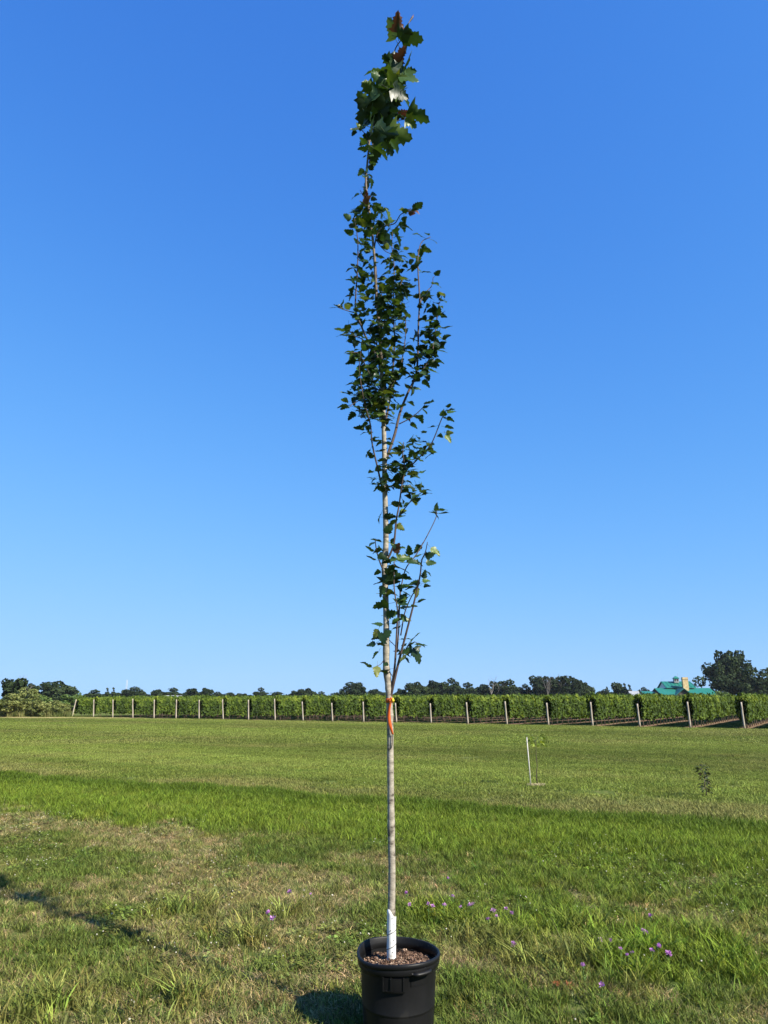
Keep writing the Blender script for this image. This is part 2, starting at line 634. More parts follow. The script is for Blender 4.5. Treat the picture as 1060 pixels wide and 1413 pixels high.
K_SHORT = [kit_add(*blades(26, .055, .055, .0042, .8, 100 + k)) for k in range(4)]
K_TALL = [kit_add(*blades(22, .05, .15, .0052, .75, 120 + k, bend=.8)) for k in range(4)]
K_WIDE = [kit_add(*blades(15, .045, .17, .0085, .85, 130 + k, bend=.8)) for k in range(3)]
K_DRY = [kit_add(*blades(26, .07, .045, .0032, 1.5, 140 + k, bend=.8)) for k in range(4)]
K_CLOV = [kit_add(*clover(26, .06, .04, 160 + k)) for k in range(3)]
K_MOWN = [kit_add(*blades(230, .27, .05, .0085, .7, 180 + k, True)) for k in range(4)]
K_LUSH = [kit_add(*blades(90, .16, .12, .0075, .6, 200 + k, True)) for k in range(4)]
K_FAR = [kit_add(*blades(260, .55, .065, .02, .7, 220 + k, True)) for k in range(4)]


def frustum_points(n_per_m2, y0, y1, margin):
    xm = lambda y: y * .541 + margin
    area = (xm(y0) + xm(y1)) * (y1 - y0)
    n = int(area * n_per_m2)
    y = rng.uniform(y0, y1, int(n * 1.6))
    x = rng.uniform(-1, 1, len(y)) * xm(y1)
    ok = abs(x) < xm(y)
    return x[ok], y[ok]


GREEN, LUSH, STRAW, MOWN, OLIVE = [np.array(c) for c in ((.104, .138, .025), (.128, .180, .019), (.36, .285, .13), (.155, .195, .036), (.215, .200, .066))]


def pick(opts, n):
    return np.asarray(opts)[rng.integers(0, len(opts), n)]


POT_X, POT_Y = 0.075, 4.25
PX, PY, PI_, PS, PC = [], [], [], [], []


def emit(x, y, idx, s, col):
    PX.append(x); PY.append(y); PI_.append(idx); PS.append(s); PC.append(col)


def dryness(x, y):
    s = band_s(x, y)
    d = fbm(x * .95 + 3, y * .95, 31, 4) + .22 * (fbm(x * 4, y * 4, 37, 2) - .5)
    bias = -.15 + .21 * smooth01(2.4, 5.2, s) - .1 * (1 - smooth01(.6, 1.6, s)) + .06 * smooth01(.3, -1.0, x) - .07 * smooth01(.4, 1.2, x)
    return np.clip((d + bias - .42) * 5.0, 0, 1), s


TALL_SPOTS = [(250, 1262, .32), (60, 1400, .42), (230, 1395, .3), (690, 1300, .42), (760, 1330, .42), (850, 1345, .4),
              (640, 1285, .28), (900, 1320, .35), (1020, 1340, .3), (395, 1265, .25), (330, 1300, .25), (600, 1270, .3), (810, 1290, .35), (980, 1300, .3)]
TALL_W = [(on_z(x, y), r) for x, y, r in TALL_SPOTS]


def tallness(x, y):
    t = np.zeros_like(x)
    for p, r in TALL_W:
        t = np.maximum(t, np.exp(-(((x - p.x) / r) ** 2 + ((y - p.y) / r) ** 2) * 1.2))
    return t


def mixcol(a, b, t):
    return a[None] * (1 - t)[:, None] + b[None] * t[:, None]


def jitter(c, k=.25):
    n = len(c)
    return np.clip(c * (1 + rng.normal(0, k, (n, 1))) * (1 + rng.normal(0, k * .3, (n, 3))), .005, .9)


# near turf
for (y0, y1, dens) in ((1.2, 6.5, 330), (6.5, 10.5, 210), (10.5, 17.5, 110)):
    x, y = frustum_points(dens, y0, y1, 1.2)
    ok = (np.hypot(x - POT_X, y - POT_Y) > .21)
    dr, s = dryness(x, y)
    ok &= s > -.1
    x, y, dr, s = x[ok], y[ok], dr[ok], s[ok]
    n = len(x)
    u = rng.random(n)
    tl = tallness(x, y)
    cl = smooth01(.52, .66, fbm(x * 1.1 + 9, y * 1.1, 51, 3)) * smooth01(2.0, 4.0, s) * (1 - tl)
    right = smooth01(-.2, 1.6, x)
    lush = 1 - smooth01(2.2, 4.4, s) * (1 - .62 * right * (1 - smooth01(5.5, 7.8, s)))
    isdry = u < (dr * .66 + .06 * (s > 3)) * (1 - .85 * tl)
    istall = (~isdry) & (rng.random(n) < np.clip(tl * .75 + lush * .55 * (1 - .7 * dr) + .02, 0, .9))
    isclov = (~isdry) & (~istall) & (rng.random(n) < cl * .45)
    idx = pick(K_SHORT, n)
    idx = np.where(isdry, pick(K_DRY, n), idx)
    idx = np.where(istall, pick(K_TALL, n), idx)
    idx = np.where(istall & (tl > .35) & (rng.random(n) < .4), pick(K_WIDE, n), idx)
    idx = np.where(isclov, pick(K_CLOV, n), idx)
    sc = (.75 + .6 * rng.random(n)) * (1 + .15 * (y0 > 10))
    sc = np.where(istall, sc * (.55 + .35 * np.maximum(tl, lush * .55)), sc)
    col = mixcol(GREEN, LUSH, np.clip(lush + tl, 0, 1))
    col = col * (1 - (dr * .55)[:, None]) + OLIVE[None] * (dr * .55)[:, None]
    col = np.where(isdry[:, None], STRAW[None] * (.6 + .6 * rng.random(n))[:, None], col)
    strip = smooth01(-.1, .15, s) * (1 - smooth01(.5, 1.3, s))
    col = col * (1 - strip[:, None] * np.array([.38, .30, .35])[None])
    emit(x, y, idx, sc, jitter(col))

# lush strip at the mowing edge
x, y = frustum_points(70, 7.5, 19, 1.5)
s = band_s(x, y)
ok = (s > -.05) & (s < 3.4)
x, y, s = x[ok], y[ok], s[ok]
keep = rng.random(len(x)) < (1 - smooth01(1.6, 3.4, s) * .8) * (1 - .8 * dryness(x, y)[0])
x, y, s = x[keep], y[keep], s[keep]
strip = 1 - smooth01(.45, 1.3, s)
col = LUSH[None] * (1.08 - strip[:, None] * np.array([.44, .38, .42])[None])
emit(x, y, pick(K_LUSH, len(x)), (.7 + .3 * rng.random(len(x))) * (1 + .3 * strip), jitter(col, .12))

# mown lawn
def lawn_col(x, y):
    e = end_dist(x, y) + 2.5 * (fbm(x * .08, y * .08, 3, 2) - .5)
    band = .5 + .5 * np.sin(e * .42)
    d = fbm(x * .22, y * .35, 61, 4)
    s = band_s(x, y)
    dry = np.clip((d - .46) * 3.4, 0, 1) * .5 + .75 * smooth01(-3.6, -1.2, s) * smooth01(.30, .58, fbm(x * .35, y * .5, 63, 3))
    dry = np.clip(dry + .25 * smooth01(7, 2, e) * band, 0, .9)
    al = (x - ROW_A.x) * END_DIR.x + (y - ROW_A.y) * END_DIR.y
    streak = fbm(al * .07, end_dist(x, y) * 1.1, 91, 3)
    dry = np.clip(dry + .5 * (streak - .52), 0, .9)
    c = MOWN[None] * (.78 + .36 * band + .5 * (streak - .5))[:, None]
    return c * (1 - dry[:, None]) + (OLIVE * 1.0)[None] * dry[:, None]


x, y = frustum_points(14, 9, 30, 2)
s = band_s(x, y)
ok = s < .1
x, y = x[ok], y[ok]
emit(x, y, pick(K_MOWN, len(x)), .85 + .3 * rng.random(len(x)), jitter(lawn_col(x, y), .12))
x, y = frustum_points(3.2, 30, 84, 4)
e = end_dist(x, y)
rowpos = ((x - ROW_A.x) * END_DIR.x + (y - ROW_A.y) * END_DIR.y) / ROW_STEP.length
inrow = (abs(rowpos - np.round(rowpos)) * ROW_STEP.length < .85) & (rowpos > -.5)
ok = (e > .6) | ((e > -14) & ~inrow)
trackd = (x - tp0.x) * nn.x + (y - tp0.y) * nn.y
trackt = (x - tp0.x) * (tp1 - tp0).normalized().x + (y - tp0.y) * (tp1 - tp0).normalized().y
ok &= ~((trackd > -.9) & (trackd < 4.5 - 4 * trackt / (tp1 - tp0).length) & (trackt < (tp1 - tp0).length))
x, y = x[ok], y[ok]
emit(x, y, pick(K_FAR, len(x)), .85 + .3 * rng.random(len(x)), jitter(lawn_col(x, y), .09))

X, Y, IDX, SC, C = [np.concatenate(q) for q in (PX, PY, PI_, PS, PC)]
Zg = ground_z(X, Y)
lawn_me = bpy.data.meshes.new('lawn_grass')
lawn_me.vertices.add(len(X))
lawn_me.vertices.foreach_set('co', np.stack([X, Y, Zg], -1).astype(np.float32).ravel())
for nm, ty, key, dat in (('idx', 'INT', 'value', IDX.astype(np.int32)), ('size', 'FLOAT', 'value', SC.astype(np.float32)),
                         ('spin', 'FLOAT', 'value', (rng.random(len(X)) * 6.283).astype(np.float32)),
                         ('turf', 'FLOAT_COLOR', 'color', np.concatenate([C, np.ones((len(C), 1))], 1).astype(np.float32).ravel())):
    a = lawn_me.attributes.new(nm, ty, 'POINT')
    a.data.foreach_set(key, dat)
lawn_me.update()


def scatter_group():
    ng = bpy.data.node_groups.new('turf_scatter', 'GeometryNodeTree')
    ng.interface.new_socket('Geometry', in_out='INPUT', socket_type='NodeSocketGeometry')
    ng.interface.new_socket('Geometry', in_out='OUTPUT', socket_type='NodeSocketGeometry')
    n, l = ng.nodes, ng.links
    gi, go = n.new('NodeGroupInput'), n.new('NodeGroupOutput')
    ci = n.new('GeometryNodeCollectionInfo')
    ci.inputs['Collection'].default_value = kit
    ci.inputs['Separate Children'].default_value = True
    ci.inputs['Reset Children'].default_value = True

    def attr(name, ty):
        q = n.new('GeometryNodeInputNamedAttribute')
        q.data_type = ty
        q.inputs['Name'].default_value = name
        return q.outputs[0]
    ip = n.new('GeometryNodeInstanceOnPoints')
    ip.inputs['Pick Instance'].default_value = True
    l.new(gi.outputs[0], ip.inputs['Points'])
    l.new(ci.outputs[0], ip.inputs['Instance'])
    l.new(attr('idx', 'INT'), ip.inputs['Instance Index'])
    cx = n.new('ShaderNodeCombineXYZ')
    l.new(attr('spin', 'FLOAT'), cx.inputs['Z'])
    l.new(cx.outputs[0], ip.inputs['Rotation'])
    l.new(attr('size', 'FLOAT'), ip.inputs['Scale'])
    l.new(ip.outputs[0], go.inputs[0])
    return ng


lawn = link('lawn_grass', lawn_me)
tag(lawn, 'mixed green and dry grass with clover covering the whole field', 'grass', kind='stuff')
md = lawn.modifiers.new('scatter', 'NODES')
md.node_group = scatter_group()
print('grass instances', len(X))


# ------------------------------------------------------------------ vineyard
def vine_canopy(seed, L=ROW_LEN, per_m=760):
    g = np.random.default_rng(seed)
    n = int(L * per_m)
    x = g.uniform(-.15, L, n)
    top = 1.97 + .20 * (fbm(x * 1.1, x * 0 + seed, seed, 3) - .5) + .16 * (vnoise(x * 5, x * 0, seed + 3) - .5)
    bot = .47 + .34 * (fbm(x * .9, x * 0 + 7, seed + 5, 3) - .5) + .14 * (vnoise(x * 4, x * 0, seed + 8) - .5)
    u = g.random(n) ** .72
    z = bot + (top - bot) * u
    half = (.20 + .14 * np.sin(np.clip(u, 0, 1) * math.pi) ** .6) * (1 + .5 * (fbm(x * 2, z * 2, seed + 9, 2) - .5))
    y = np.sign(g.random(n) - .5) * half * np.sqrt(g.uniform(.25, 1.05, n))
    shoot = g.random(n) < .015
    z = np.where(shoot, top + g.random(n) * .16, z)
    y = np.where(shoot, y * .4, y)
    sz = g.uniform(.05, .115, n)
    nv = np.stack([g.normal(0, .5, n), np.sign(y) * .9 + g.normal(0, .45, n), .45 + g.normal(0, .45, n)], -1)
    nv /= np.linalg.norm(nv, axis=1)[:, None]
    ref = np.stack([g.normal(0, 1, n), g.normal(0, 1, n), g.normal(0, 1, n)], -1)
    a = np.cross(nv, ref)
    a /= np.linalg.norm(a, axis=1)[:, None]
    b = np.cross(nv, a)
    P = np.stack([x, y, z], -1)
    an = np.radians(np.array([90, 162, 234, 306, 18]))
    V = P[:, None] + sz[:, None, None] * (a[:, None] * np.cos(an)[None, :, None] + b[:, None] * np.sin(an)[None, :, None])
    tint = np.clip(.10 + .45 * g.random(n) + 1.1 * (fbm(x * 1.9, z * 1.9, seed + 20, 3) - .5) + .26 * (u > .80), 0, .93)  # upper leaves get a lighter tint, painting in the sunlit row tops
    Fp = (np.arange(n)[:, None] * 5 + np.arange(5)[None])
    return np_mesh('canopy', V.reshape(-1, 3), Fp, M['vine'], False, {'tint': np.repeat(tint, 5)})


canopies = [vine_canopy(300 + k) for k in range(3)]


def vine_trunk_mesh(seed):
    g = random.Random(seed)
    pts = [(g.uniform(-.03, .03) * (k > 0), g.uniform(-.03, .03) * (k > 0), k * .22 - .02) for k in range(5)]
    return MB().tube(pts, [.034, .027, .024, .022, .02], 6).mesh('trunk', M['vine_wood'])


vtrunks = [vine_trunk_mesh(k) for k in range(4)]
cordon_me = MB().tube([(k * 1.0, .02 * math.sin(k * 1.7), .80 + .02 * math.sin(k * 2.3)) for k in range(int(ROW_LEN))], .018, 5).mesh('cordon', M['vine_wood'])
ORD = ['first', 'second', 'third', 'fourth', 'fifth', 'sixth', 'seventh', 'eighth', 'ninth', 'tenth', 'eleventh', 'twelfth', 'thirteenth',
       'fourteenth', 'fifteenth', 'sixteenth', 'seventeenth', 'eighteenth', 'nineteenth', 'twentieth', 'twenty-first', 'twenty-second',
       'twenty-third', 'twenty-fourth']
for i in range(N_ROWS + 2):
    c = ROW_A + ROW_STEP * i
    row = empty('vine_row', (c.x, c.y, 0), 'leafy grapevine row starting at the %s end post from the left' % ORD[i], 'grapevines',
                'trellised vine rows across the field', ROW_ANG)
    cp = link('canopy', canopies[i % 3], row, loc=(.08, 0, random.uniform(-.02, .05)))
    cp.scale = (1, -1 if i % 2 else 1, 1)
    if i < 9:
        cp.location.z -= .16
        cp.scale.z = 1.07
    link('cordon', cordon_me, row, loc=(.5, 0, 0))
    k = 0
    xx = .8 + random.uniform(-.2, .2)
    while xx < (16 if i < 14 else 30):
        link('trunk', vtrunks[random.randrange(4)], row, loc=(xx, random.uniform(-.04, .04), 0), rot=(0, 0, random.uniform(0, 6.28)))
        xx += 1.15 + random.uniform(-.12, .12)


def post_mesh(seed):
    g = random.Random(seed)
    pts = [(g.uniform(-.006, .006), g.uniform(-.006, .006), -.05 + k * .38) for k in range(6)]
    return MB().tube(pts, [.072, .068, .066, .063, .062, .056], 10).mesh('end_post', M['post'])


pmesh = [post_mesh(k) for k in range(4)]
for i in range(N_ROWS + 2):
    c = ROW_A + ROW_STEP * i - ROW_DIR * (.15 if i else .5)
    lean = -R(random.uniform(3, 8)) if i else R(9)
    extra = {0: 'leaning wooden end post at the far left end of the vineyard',
             21: 'leaning wooden end post, nearest to the camera, at the right end of the vineyard'}.get(
        i, 'weathered wooden vineyard end post, %s from the left' % ORD[i])
    p = link('end_post', pmesh[i % 4], loc=(c.x, c.y, 0))
    p.rotation_euler = (Matrix.Rotation(ROW_ANG, 3, 'Z') @ Matrix.Rotation(lean, 3, 'Y')).to_euler()
    p.scale = (.9, .9, random.uniform(.94, 1.02) if i < 10 else random.uniform(.80, .90))
    tag(p, extra, 'post', 'wooden end posts of the vine rows')


# ------------------------------------------------------------------ far trees and shrubs
def crown_np(g, lobes, leaf, per, mat, name='crown', flat=.8):
    """lobes: (cx,cy,cz,r); leaf faces spread through and over each lobe"""
    Vs, Ts = [], []
    for (cx, cy, cz, r) in lobes:
        n = int(per * r * r)
        d = g.normal(0, 1, (n, 3))
        d /= np.linalg.norm(d, axis=1)[:, None]
        rr = r * g.uniform(.55, 1.08, n) ** .6
        P = np.array([cx, cy, cz]) + d * rr[:, None] * np.array([1, 1, flat])
        nv = d + g.normal(0, .7, (n, 3)) + np.array([0, 0, .3])
        nv /= np.linalg.norm(nv, axis=1)[:, None]
        a = np.cross(nv, g.normal(0, 1, (n, 3)))
        a /= np.linalg.norm(a, axis=1)[:, None]
        b = np.cross(nv, a)
        s = leaf * g.uniform(.5, 1.15, n)
        an = np.radians(np.array([90, 200, 270, 340]))
        V = P[:, None] + s[:, None, None] * (a[:, None] * np.cos(an)[None, :, None] + b[:, None] * np.sin(an)[None, :, None])
        lt = g.uniform(.15, .55)
        Vs.append(V.reshape(-1, 3))
        Ts.append(np.repeat(np.clip(lt + g.normal(0, .13, n), 0, .8), 4))
    V = np.concatenate(Vs)
    Fq = np.arange(len(V)).reshape(-1, 4)
    return np_mesh(name, V, Fq, mat, False, {'tint': np.concatenate(Ts)})


def tree_proto(seed, kind, leaf=.40, per=60, mat='far_leaf'):
    """unit-ish tree, 10 m tall, returns crown mesh, trunk mesh"""
    g = np.random.default_rng(seed)
    lobes = []
    mb = MB()
    if kind == 'conifer':
        for k in range(46):
            t = g.random() ** .8
            z = 1.2 + 8.4 * t
            r = 2.2 * (1 - t) + .15
            a = g.random() * 6.283
            q = r * g.uniform(.4, 1)
            lobes.append((q * math.cos(a), q * math.sin(a), z, .35 + .75 * (1 - t)))
        mb.tube([(0, 0, 0), (0, 0, 5), (.05, 0, 9.6)], [.25, .15, .03], 7)
        me = crown_np(g, lobes, leaf * .8, per * 1.3, M[mat], flat=.55)
        return me, mb.mesh('trunk', M['far_bark'])
    W, cz, H = {'round': (3.6, 5.4, 4.2), 'broad': (5.2, 5.0, 4.2), 'tall': (2.7, 5.6, 4.6), 'shrub': (4.6, 4.6, 4.9)}[kind]
    n = 60 if kind != 'shrub' else 56
    for k in range(n):
        d = g.normal(0, 1, 3)
        d /= np.linalg.norm(d)
        q = g.uniform(.25, .95)
        irregular = 1 + .25 * math.sin(d[0] * 3 + seed) * math.cos(d[2] * 4 + seed * 2)
        p = d * q * irregular * np.array([W, W, H])
        lobes.append((p[0], p[1], max(cz + p[2], .9), g.uniform(.75, 1.5)))
    trunk = [(0, 0, -.2), (.1, 0, 1.5), (.05, .1, 3.5), (0, 0, 6.5)]
    mb.tube(trunk, [.38, .28, .2, .07], 8)
    for k in range(10):
        L = lobes[int(g.integers(0, len(lobes)))]
        z0 = g.uniform(1.2, 4.5)
        mb.tube([(.05, .05, z0), (L[0] * .5, L[1] * .5, (z0 + L[2]) / 2 + .3), (L[0] * .95, L[1] * .95, L[2])], [.14, .09, .03], 6)
    return crown_np(g, lobes, leaf, per, M[mat]), mb.mesh('trunk', M['far_bark'])


def bare_proto(seed):
    g = random.Random(seed)
    mb = MB()

    def br(p, d, L, r, lev):
        pts, q, dd = [p], p, d
        for k in range(4):
            dd = (dd + Vector((g.gauss(0, .16), g.gauss(0, .16), .08))).normalized()
            q = q + dd * L / 4
            pts.append(q)
        mb.tube(pts, [r, r * .85, r * .7, r * .55, r * .4], 5)
        if lev:
            for k in range(4 if lev > 1 else 3):
                s = pts[g.choice([1, 2, 3, 4])]
                e = (dd + Vector((g.gauss(0, .55), g.gauss(0, .55), g.uniform(0, .4)))).normalized()
                br(s, e, L * g.uniform(.45, .65), r * .5, lev - 1)
    br(Vector((0, 0, -.2)), Vector((0, 0, 1)), 6.2, .13, 3)
    return mb.mesh('trunk', M['dead_wood'])


PROTO = {}
for k, (nm, kd, sd) in enumerate((('round_a', 'round', 1), ('round_b', 'round', 22), ('broad_a', 'broad', 3), ('broad_b', 'broad', 14),
                                  ('tall_a', 'tall', 5), ('tall_b', 'tall', 36), ('conifer', 'conifer', 7))):
    PROTO[nm] = tree_proto(sd, kd)
PROTO['shrub_a'] = tree_proto(41, 'shrub', .34, 60, 'olive_leaf')
PROTO['shrub_b'] = tree_proto(42, 'shrub', .34, 60, 'mid_leaf')
PROTO['shrub_c'] = tree_proto(43, 'shrub', .34, 60, 'olive_leaf')
PROTO['hedge_tree'] = tree_proto(44, 'round', .30, 60, 'mid_leaf')
PROTO['big'] = tree_proto(8, 'broad', .24, 90, 'far_leaf')
PROTO['bare'] = (None, bare_proto(3))
PROTO['bare_b'] = (None, bare_proto(9))
EXTENT = {}
for nm, (cr, tr) in PROTO.items():
    me = cr or tr
    co = np.empty(len(me.vertices) * 3, np.float32)
    me.vertices.foreach_get('co', co)
    co = co.reshape(-1, 3)
    EXTENT[nm] = (np.percentile(co[:, 0], 99.5) - np.percentile(co[:, 0], .5), co[:, 2].max(), (np.percentile(co[:, 0], 99.5) + np.percentile(co[:, 0], .5)) / 2)


def put_tree(name, proto, x0, x1, ytop, dist, label, cat='tree', group=None, rot=None):
    """x0..x1 and top row in the photograph, distance from the camera in metres"""
    b = at_y((x0 + x1) / 2, HORIZON, dist)
    w = (x1 - x0) / F_PX * dist
    ztop = at_y((x0 + x1) / 2, ytop, dist).z
    ew, eh, _ = EXTENT[proto]
    o = empty(name, (b.x, b.y, 0), label, cat, group, random.uniform(-.4, .4) if rot is None else rot)
    sx = w / ew
    o.scale = (sx, sx, ztop / eh)
    cr, tr = PROTO[proto]
    link('trunk', tr, o)
    if cr:
        link('crown', cr, o)
    return o


G = 'trees on the skyline behind the vineyard'


def NUM(k):
    tens = {2: 'twenty', 3: 'thirty', 4: 'forty', 5: 'fifty'}
    n = k + 1
    return ORD[k] if k < 20 else (tens[n // 10][:-1] + 'ieth' if n % 10 == 0 else tens[n // 10] + '-' + ORD[n % 10 - 1])



# left end
put_tree('tree', 'broad_a', 48, 99, 938.5, 175, 'broad dark round-topped tree on the skyline at the far left')
put_tree('tree', 'round_b', 30, 50, 942, 150, 'small dark tree between the left bush and the broad dark tree', 'tree')
put_tree('tree', 'tall_a', 3, 34, 935, 98, 'tall green tree behind the olive bush at the left edge')
put_tree('dead_tree', 'bare', 12, 36, 930, 99, 'bare grey branches sticking up behind the left bush', 'tree')
put_tree('shrub', 'shrub_a', 1, 49, 948, 79.5, 'big olive-green rounded bush at the left edge of the field', 'shrub')
put_tree('shrub', 'shrub_b', -24, 10, 957, 81, 'dark green shrub cut by the left edge of the picture', 'shrub')
put_tree('shrub', 'shrub_c', 40, 72, 964, 79, 'low olive shrub right of the big rounded bush', 'shrub')
put_tree('shrub', 'shrub_a', 66, 96, 966, 79.5, 'low dry-looking shrub beside the first vineyard post', 'shrub', rot=2.2)
put_tree('shrub', 'shrub_c', 84, 102, 970, 80.5, 'small olive shrub right at the first leaning post', 'shrub', rot=1.1)
put_tree('shrub', 'shrub_b', 44, 84, 957, 98, 'long bright green hedge shrub below the broad dark tree', 'shrub')
put_tree('shrub', 'shrub_b', 74, 114, 958, 102, 'green hedge shrub behind the first vineyard posts', 'shrub', rot=1.9)
put_tree('tree', 'hedge_tree', 100, 120, 955, 120, 'small pale green tree just behind the second post from the left')
# skyline: proto, x0, x1, ytop, distance
SKY = [('round_a', 117, 143, 951, 190), ('conifer', 141, 152, 948.5, 230), ('conifer', 150, 160, 948, 235), ('broad_b', 155, 204, 947, 260),
       ('round_b', 160, 190, 951, 215), ('broad_a', 203, 230, 950.5, 240), ('round_a', 226, 253, 948.5, 235), ('tall_a', 255, 274, 949.5, 240),
       ('round_b', 272, 292, 948.5, 235), ('broad_b', 303, 330, 956, 260), ('broad_a', 325, 345, 956.5, 262), ('round_a', 350, 368, 948, 260),
       ('broad_b', 366, 384, 956, 262), ('round_b', 396, 414, 952.5, 255), ('broad_a', 408, 436, 949, 250), ('round_a', 434, 452, 953.5, 255),
       ('broad_b', 462, 486, 946, 240), ('tall_b', 480, 505, 940, 240), ('broad_a', 502, 532, 950, 250), ('round_b', 543, 560, 949.5, 245),
       ('broad_a', 556, 590, 940, 225), ('round_b', 582, 612, 938, 228), ('broad_b', 602, 640, 934.5, 225), ('round_a', 632, 660, 941, 230),
       ('broad_a', 652, 684, 943, 240), ('tall_a', 680, 700, 939, 235), ('round_a', 692, 716, 936.5, 232), ('broad_b', 708, 738, 943, 235),
       ('tall_b', 734, 756, 931, 230), ('tall_a', 755, 788, 932, 228), ('round_b', 784, 804, 934, 232), ('broad_a', 796, 820, 940.5, 235),
       ('conifer', 835, 843, 947, 225), ('round_a', 826, 846, 950, 240), ('tall_b', 846, 864, 940.5, 228), ('conifer', 858, 869, 942, 225),
       ('conifer', 864, 876, 944, 224), ('broad_b', 876, 902, 947.5, 230), ('round_b', 908, 928, 944, 215), ('broad_a', 820, 836, 953, 260)]
KINDS = {'round': 'rounded dark green tree', 'broad': 'wide low dark green tree', 'tall': 'tall narrow dark green tree', 'conifer': 'slender pointed conifer'}
order = sorted(range(len(SKY)), key=lambda k: SKY[k][1] + SKY[k][2])
cnt = {}
for k in order:
    pr, x0, x1, yt, ds = SKY[k]
    kd = pr.split('_')[0]
    cnt[kd] = cnt.get(kd, 0) + 1
    put_tree('conifer_tree' if kd == 'conifer' else 'tree', pr, x0, x1, yt, ds,
             '%s on the skyline, %s of its shape from the left' % (KINDS[kd], ORD[min(cnt[kd] - 1, 23)]), 'tree', G)
low = 0
fx = 112.0
while fx < 905:
    w_ = random.uniform(20, 36)
    pr_ = random.choice(('broad_a', 'broad_b', 'round_a', 'round_b'))
    put_tree('tree', pr_, fx, fx + w_, random.uniform(951.0, 955.5) if fx > 540 else random.uniform(954.0, 957.5), random.uniform(262, 300),
             'low far treetop just clearing the vines, %s of these from the left' % NUM(low), 'tree', 'low treetops just above the vines', random.uniform(0, 6.28))
    low += 1
    fx += w_ * random.uniform(.75, 1.0)
put_tree('dead_tree', 'bare', 672, 692, 932, 222, 'bare pale dead tree on the skyline left of centre gap, leftmost of three', 'tree', 'bare dead trees on the skyline')
put_tree('dead_tree', 'bare_b', 750, 764, 927, 224, 'bare pale dead tree between two tall skyline trees, middle one of three', 'tree', 'bare dead trees on the skyline')
put_tree('dead_tree', 'bare', 760, 778, 928, 226, 'bare pale dead tree rising over a tall skyline tree, rightmost of three', 'tree', 'bare dead trees on the skyline')
put_tree('tree', 'big', 966, 1052, 901, 182, 'huge dark spreading tree behind the green-roofed building')
put_tree('tree', 'tall_a', 1000, 1027, 896, 186, 'thin treetop poking above the huge dark spreading tree')
put_tree('tree', 'round_a', 1040, 1085, 921, 190, 'dark tree cut by the right edge of the picture')
put_tree('tree', 'round_b', 1022, 1064, 934, 178, 'lower dark tree in front of the huge tree at right')
put_tree('shrub', 'shrub_b', 988, 1012, 953, 160, 'small green shrub at the right end of the green-roofed building', 'shrub')


WV, WF, WT, woff = [], [], [], 0
wg_ = np.random.default_rng(77)
for k in range(150):
    px_ = wg_.uniform(-30, 98)
    b_ = on_z(px_, 988.8 - .012 * px_ * 0 + wg_.uniform(-.5, .9))
    v_, f_, t_ = blades(26, .30, wg_.uniform(.45, 1.05), .035, .45, 900 + k)
    WV.append(v_ + np.array([b_.x, b_.y, 0]))
    WF.append(f_ + woff)
    woff += len(v_)
    WT.append(np.full(len(v_), wg_.random() * .8))
weeds = link('tall_weeds', np_mesh('tall_weeds', np.concatenate(WV), np.concatenate(WF), M['weeds'], False, {'tint': np.concatenate(WT)}))
tag(weeds, 'tall dry weeds along the foot of the shrubs at the left edge', 'weeds', kind='stuff')


# ------------------------------------------------------------------ buildings
def prism(mb, x0, x1, y0, y1, z0, z1, along='x', over=0.0, th=.12):
    """two thick roof slopes with the ridge along x or y"""
    if along == 'x':
        ym = (y0 + y1) / 2
        for s, ye in ((-1, y0), (1, y1)):
            a = [(x0, ye, z0), (x1, ye, z0), (x1, ym, z1), (x0, ym, z1)]
            mb.add([Vector(p) for p in a] + [Vector(p) + Vector((0, 0, -th)) for p in a],
                   [(0, 1, 2, 3), (7, 6, 5, 4), (0, 4, 5, 1), (1, 5, 6, 2), (2, 6, 7, 3), (3, 7, 4, 0)])
    else:
        xm = (x0 + x1) / 2
        for s, xe in ((-1, x0), (1, x1)):
            a = [(xe, y0, z0), (xe, y1, z0), (xm, y1, z1), (xm, y0, z1)]
            mb.add([Vector(p) for p in a] + [Vector(p) + Vector((0, 0, -th)) for p in a],
                   [(0, 1, 2, 3), (7, 6, 5, 4), (0, 4, 5, 1), (1, 5, 6, 2), (2, 6, 7, 3), (3, 7, 4, 0)])
    return mb


def house_body(mb, x0, x1, y0, y1, z0, z1, along='x'):
    """walls up to the eave with gables"""
    if along == 'x':
        ym = (y0 + y1) / 2
        v = [(x0, y0, 0), (x1, y0, 0), (x1, y1, 0), (x0, y1, 0), (x0, y0, z0), (x1, y0, z0), (x1, y1, z0), (x0, y1, z0), (x0, ym, z1), (x1, ym, z1)]
        f = [(0, 1, 5, 4), (2, 3, 7, 6), (1, 2, 6, 9, 5), (3, 0, 4, 8, 7), (4, 5, 9, 8), (6, 7, 8, 9)]
    else:
        xm = (x0 + x1) / 2
        v = [(x0, y0, 0), (x1, y0, 0), (x1, y1, 0), (x0, y1, 0), (x0, y0, z0), (x1, y0, z0), (x1, y1, z0), (x0, y1, z0), (xm, y0, z1), (xm, y1, z1)]
        f = [(0, 1, 5, 8, 4), (2, 3, 7, 9, 6), (1, 2, 6, 5), (3, 0, 4, 7), (5, 6, 9, 8), (7, 4, 8, 9)]
    return mb.add(v, f)


